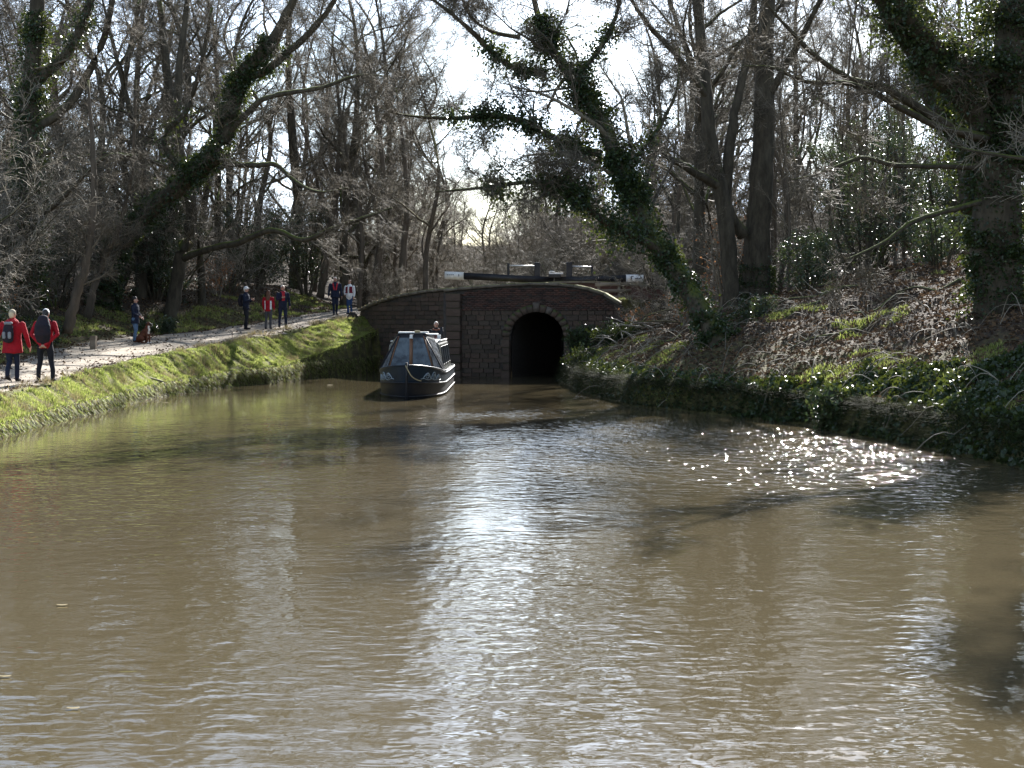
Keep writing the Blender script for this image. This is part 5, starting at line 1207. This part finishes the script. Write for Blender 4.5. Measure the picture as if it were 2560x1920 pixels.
# ivy and bramble over the near right bank
def cover_leaves(name, label, n, need, xr, yr, hmax, m, size):
    x, y, z, d = sample_bank(n, -.15, 6, yr, False, xr, need)
    hh = hmax * (.5 + .5 * vnoise(x, y, 2.1, 3)) * (.6 + .4 * vnoise(x, y, 5.3, 1)) + .04
    C = np.stack([x, y, np.maximum(z, 0.02) + hh * CR.uniform(.15, 1, n)], 1); D = CR.normal(size=C.shape) + np.array([0, 0, -.4])
    V, F = leavesVF(C, D, size, CR, .8); tag(link(name, npmesh(name, V, F), M[m]), label, 'ivy', kind='stuff')
cover_leaves('ground_ivy', 'dark ivy and bramble mat on the near right bank', 30000, lambda x, y, d: (d > -.12) & (d < 1.0 + 2.6 * sstep(37, 27, y)) & (vnoise(x, y, 1.6, 4) + .7 * vnoise(x, y, 4.1, 2) > -.35), (4, 13), (21, 38), .42, 'ivy', .10)
cover_leaves('bank_ivy', 'thin ivy trailing along the foot of the right bank', 7000, lambda x, y, d: (d > -.05) & (d < .9), (1.5, 8), (37, 60), .28, 'ivy', .09)

def leafy_bush(name, label, cat, loc, rad, n, m, size, seed, stems=9, group=None, twig='bark', lean=0.0, holes=.45):
    rng = np.random.default_rng(seed); root = empty(name, loc, 0, label, cat, group)
    rad = np.array(rad, float); az = rng.uniform(0, 2 * PI, stems)
    P = np.zeros((stems, 6, 3)); P[:, 0] = np.stack([np.cos(az) * .15, np.sin(az) * .15, -.15 + 0 * az], 1)
    dr = unit(np.stack([np.cos(az) * rng.uniform(.15, .8, stems) * rad[0] / rad[2], np.sin(az) * rng.uniform(.15, .8, stems) * rad[1] / rad[2], np.ones(stems)], 1))
    for k in range(1, 6): P[:, k] = P[:, k - 1] + unit(dr + rng.normal(0, .12, dr.shape)) * rad[2] * 1.75 / 5 * rng.uniform(.7, 1, (stems, 1))
    R = np.linspace(.04, .012, 6)[None] * np.ones((stems, 1)) * min(1.5, rad[2] / 1.5)
    l2 = grow(P, R, 10, .15, (55, 15), .4, 5, .5, .02, .2, rng, rfloor=.008, lmin=.3); l3 = grow(*l2, 5, .2, (50, 15), .5, 4, .6, 0, .2, rng, rfloor=.006, lmin=.2)
    link('stems', crown_mesh('stems', [(P, R, 6), (*l2, 4), (*l3, 3)]), M[twig], root)
    B = len(l3[0]); i = rng.integers(0, B, n); t = rng.uniform(.1, 1, (n,)); seg = np.minimum((t * 3).astype(int), 2); f = t * 3 - seg
    C = l3[0][i, seg] + (l3[0][i, seg + 1] - l3[0][i, seg]) * f[:, None] + rng.normal(0, .07 * rad[2] ** .4, (n, 3))
    V, F = leavesVF(C, rng.normal(size=(n, 3)) + np.array([0, 0, -.3]), size, rng, .6, .4)
    link('foliage', npmesh('foliage', V, F), M[m], root); return root
def bushes(specs, name, cat, m, size, twig='bark'):
    for q, (lab, X_, Y_, rad, n, sd2) in enumerate(specs):
        leafy_bush(name, lab, cat, (X_, Y_, zat(X_, Y_)), rad, n, m, size, sd2, twig=twig)
bushes([('tall glinting holly filling the gap between the twin-stemmed tree and the great ivy tree', 11.8, 54, (2.2, 2.0, 3.4), 7000, 101), ('holly with glittering leaves just left of the great ivy trunk', 15.0, 56, (2.0, 1.8, 2.6), 6000, 102),
        ('low glossy holly on the crest right of the twin-stemmed tree', 9.6, 52, (1.3, 1.2, 1.3), 3500, 103), ('upper glinting holly standing behind the right crest', 13.8, 60, (2.2, 2.0, 4.2), 6500, 104),
        ('holly sapling at the base of the great ivy tree', 12.6, 47, (1.0, .9, 1.2), 2600, 105), ('small green holly at the foot of the leaning ivy tree', 6.9, 45.3, (.6, .6, .5), 1300, 106)], 'holly_bush', 'bush', 'holly', .085)
bushes([('dark evergreen bush behind the dog walker', -15.6, 70, (1.8, 1.6, 2.6), 6500, 111), ('dark evergreen bush left of the bent ivy trunk', -20.2, 66, (2.2, 1.8, 2.4), 6000, 112), ('evergreen bush with bright leaf glints behind the towpath trio', -12.6, 78, (1.8, 1.6, 2.6), 6000, 113),
        ('evergreen bush at the left edge behind the red-coated hiker', -15.3, 46, (1.0, .9, 1.1), 3800, 114), ('low green bush beside the wooden post', -15.7, 53.5, (.9, .8, .5), 2600, 115), ('ivy-leaved bush in the trunk cluster above the walker in navy', -10.8, 84, (1.6, 1.5, 3.2), 5000, 116),
        ('tall evergreen in the wood above the dog walker', -18.5, 76, (2.2, 2, 4.0), 7000, 117), ('low bramble bush on the verge right of the dog walker', -14.3, 64.5, (.9, .8, .45), 2000, 118)], 'evergreen_bush', 'bush', 'holly', .10)
bushes([('rust-leaved young beech behind the towpath trio', -13.6, 74, (1.6, 1.2, 1.3), 900, 121), ('rust-leaved beech sapling above the two hikers', -16.9, 52, (.8, .7, 1.1), 420, 122), ('rust-leaved beech sapling between the bridge and the leaning ivy tree', 5.9, 55, (1.0, .9, 1.2), 620, 123),
        ('thin beech with a few rusty leaves left of the twin-stemmed tree', 7.6, 57, (.9, .9, 2.2), 520, 124), ('small rusty beech at the right end of the bridge fence', 4.9, 60.5, (.7, .7, .7), 420, 125), ('rust-leaved beech spray on the right crest', 12.8, 50.5, (.8, .8, .5), 220, 126)], 'beech_sapling', 'sapling', 'beech', .09, 'twig_grey')
leafy_bush('bramble_bush', 'bright green bramble leaning over the water on the right bank', 'bush', (6.95, 33.6, .25), (.9, .7, .45), 2200, 'bramble', .11, 131, stems=12)
# heap of cut branches and ivy against the bridge
for q, (X_, Y_, rad, n, lab) in enumerate([(2.9, 61.2, (1.0, .8, .8), 4200, 'dark ivy heap against the bridge right of the arch'), (4.0, 59.2, (1.0, .8, .55), 2600, 'bramble and ivy clump below the bridge fence'), (2.55, 57.2, (.6, .6, .4), 1400, 'low ivy clump at the water edge before the arch')]):
    leafy_bush('ivy_clump', lab, 'bush', (X_, Y_, zat(X_, Y_)), rad, n, 'ivy', .09, 140 + q, stems=10)
br = empty('brush_pile', (3.6, 60, zat(3.6, 60)), 0, 'pile of pale cut branches on the bank right of the bridge arch', 'brush pile')
for q in range(46):
    x0, y0 = CR.uniform(3.1, 5.4), CR.uniform(56.5, 61.8); a = CR.uniform(-.9, 2.2); ln = CR.uniform(.8, 2.2); el = CR.uniform(-.1, .4); x0 -= .4 * math.cos(a)
    z0 = zat(x0, y0) + CR.uniform(.05, .7); P = np.array([(x0, y0, z0), (x0 + math.cos(a) * ln * .5, y0 + math.sin(a) * ln * .5, z0 + el * ln * .5 + .05), (x0 + math.cos(a) * ln, y0 + math.sin(a) * ln, z0 + el * ln)]) - np.array(br.location)
    V, F = tube_one(smooth_path(P, 7), np.linspace(.028, .01, 7), 5); link('branch', npmesh('branch', V, F, True), M['twig_grey'] if q % 3 else M['bark_pale'], br)
# fallen branches on the right slope
for q, (px, pyy, Y, ang, ln, lab) in enumerate([(2010, 800, 47, 2.9, 3.2, 'long mossy fallen branch below the crest of the right bank'), (2140, 760, 50, .3, 2.6, 'fallen branch lying just under the crest right of the holly'), (1960, 830, 45, 2.6, 2.2, 'fallen branch right of the leaning trunk foot'),
        (2200, 850, 42, .6, 1.8, 'short fallen stick in mid slope of the right bank'), (2320, 790, 42, 2.2, 2.2, 'dark fallen branch sloping near the great ivy tree'), (1650, 850, 50, 2.4, 1.6, 'pale stick left of the leaning trunk foot'), (2060, 905, 40, 2.9, 1.7, 'pale stick low on the right bank above the bramble')]):
    X_ = (px - 1280) * Y / FPX; s = np.linspace(-.5, .5, 7) * ln; xs = X_ + np.cos(ang) * s; yy = Y + np.sin(ang) * s * .8; zz = land(xs, yy) + .07 + .05 * np.sin(s * 4)
    P = np.stack([xs, yy, zz], 1); root = empty('fallen_branch', P[3], 0, lab, 'branch'); V, F = tube_one(smooth_path(P - P[3], 16), np.linspace(.06, .018, 16), 7); link('stem', npmesh('stem', V, F, True), M['bark'], root)
    rr_ = np.random.default_rng(q + 500); a = grow((P - P[3])[None], np.full((1, 7), .05), 5, .2, (40, 12), .3, 5, .5, .05, .2, rr_, rfloor=.01); V, F = tubes(a[0], a[1], 5); link('twigs', npmesh('twigs', V, F, True), M['twig_grey'], root)
# wooden post by the towpath
p = spot(233, 54.5); me = bevel_box('path_post', .2, .2, .5, .02, 2, .01); me.materials.append(M['old_wood'])
tag(link('path_post', me, None, None, (p[0], p[1], p[2] + .2)), 'short square wooden post at the inner edge of the towpath', 'post')
me = bevel_box('pale_plank', .42, .14, .05, .015, 1, .012); me.materials.append(M['stone_pale']); px_ = -11.0
z, d, _ = land([-10.72], [48.2], True)
o = tag(link('pale_stone', me, None, None, (-10.72, 48.2, float(z[0]) + .03)), 'pale flat stone lying on the grassy bank above the water', 'stone'); o.rotation_euler = (.1, .35, .2)
# leaves afloat
for q, (px, pyy, lab) in enumerate([(12, 1694, 'yellow leaf afloat at the left edge of the water'), (183, 1774, 'pale leaf afloat in the lower left water'), (415, 1007, 'pale leaf afloat close under the towpath bank'), (825, 963, 'white fleck afloat left of the narrowboat bow'), (155, 1515, 'small leaf afloat in the left water')]):
    Y = H0 * FPX / (pyy - PY0); x = (px - 1280) * Y / FPX; t_ = np.linspace(0, 2 * PI, 9)[:-1]; s = .018 + .0011 * Y
    V = [(math.cos(a) * s * 1.5, math.sin(a) * s * (.7 + .3 * math.cos(a)), .008 + .003 * math.cos(2 * a)) for a in t_] + [(0, 0, .01)]
    o = link('floating_leaf', npmesh('floating_leaf', V, np.array([(i, (i + 1) % 8, 8) for i in range(8)])), M['drygrass'], None, (x, Y, .004)); tag(o, lab, 'leaf')

# stray leaves and pebbles along the towpath
x, y, z, d = sample_bank(2600, .3, 7, (26, 80), True, (-17, -5), lambda x, y, d: in_path(x, y) & (CR.uniform(0, 1, len(x)) < .12 + .88 * np.exp(-np.minimum(np.abs(x - np.interp(y, py, xin)), np.abs(x - np.interp(y, py, xout))) / .35)))
C = np.stack([x, y, z + .035], 1); D = CR.normal(size=C.shape); D[:, 2] *= .2; V, F = leavesVF(C, D, .085, CR, .65, .4)
tag(link('towpath_leaves', npmesh('towpath_leaves', V, F), M['litter']), 'stray fallen leaves along the edges of the towpath', 'leaves', kind='stuff')
# dead bramble canes arching over the right bank
x, y, z, d = sample_bank(240, .3, 5.5, (23, 60), False, (1.5, 14))
n_ = len(x); a = CR.uniform(0, 2 * PI, n_); ln = CR.uniform(.5, 1.5, n_); t_ = np.linspace(0, 1, 7)[None, :]
P = np.stack([x[:, None] + np.cos(a)[:, None] * ln[:, None] * t_, y[:, None] + np.sin(a)[:, None] * ln[:, None] * t_, 0 * t_ + z[:, None]], -1)
zz = land(P[..., 0].ravel(), P[..., 1].ravel()).reshape(n_, 7); P[..., 2] = np.maximum(zz, .0) + .03 + (ln * .45)[:, None] * np.sin(PI * np.minimum(t_ * .95 + .02, 1)) * CR.uniform(.3, 1, (n_, 1))
V, F = tubes(P, np.linspace(.011, .006, 7)[None] * np.ones((n_, 1)), 4)
tag(link('bramble_canes', npmesh('bramble_canes', V, F, True), M['twig_grey']), 'tangle of arching dead bramble canes on the right bank', 'brambles', kind='stuff')
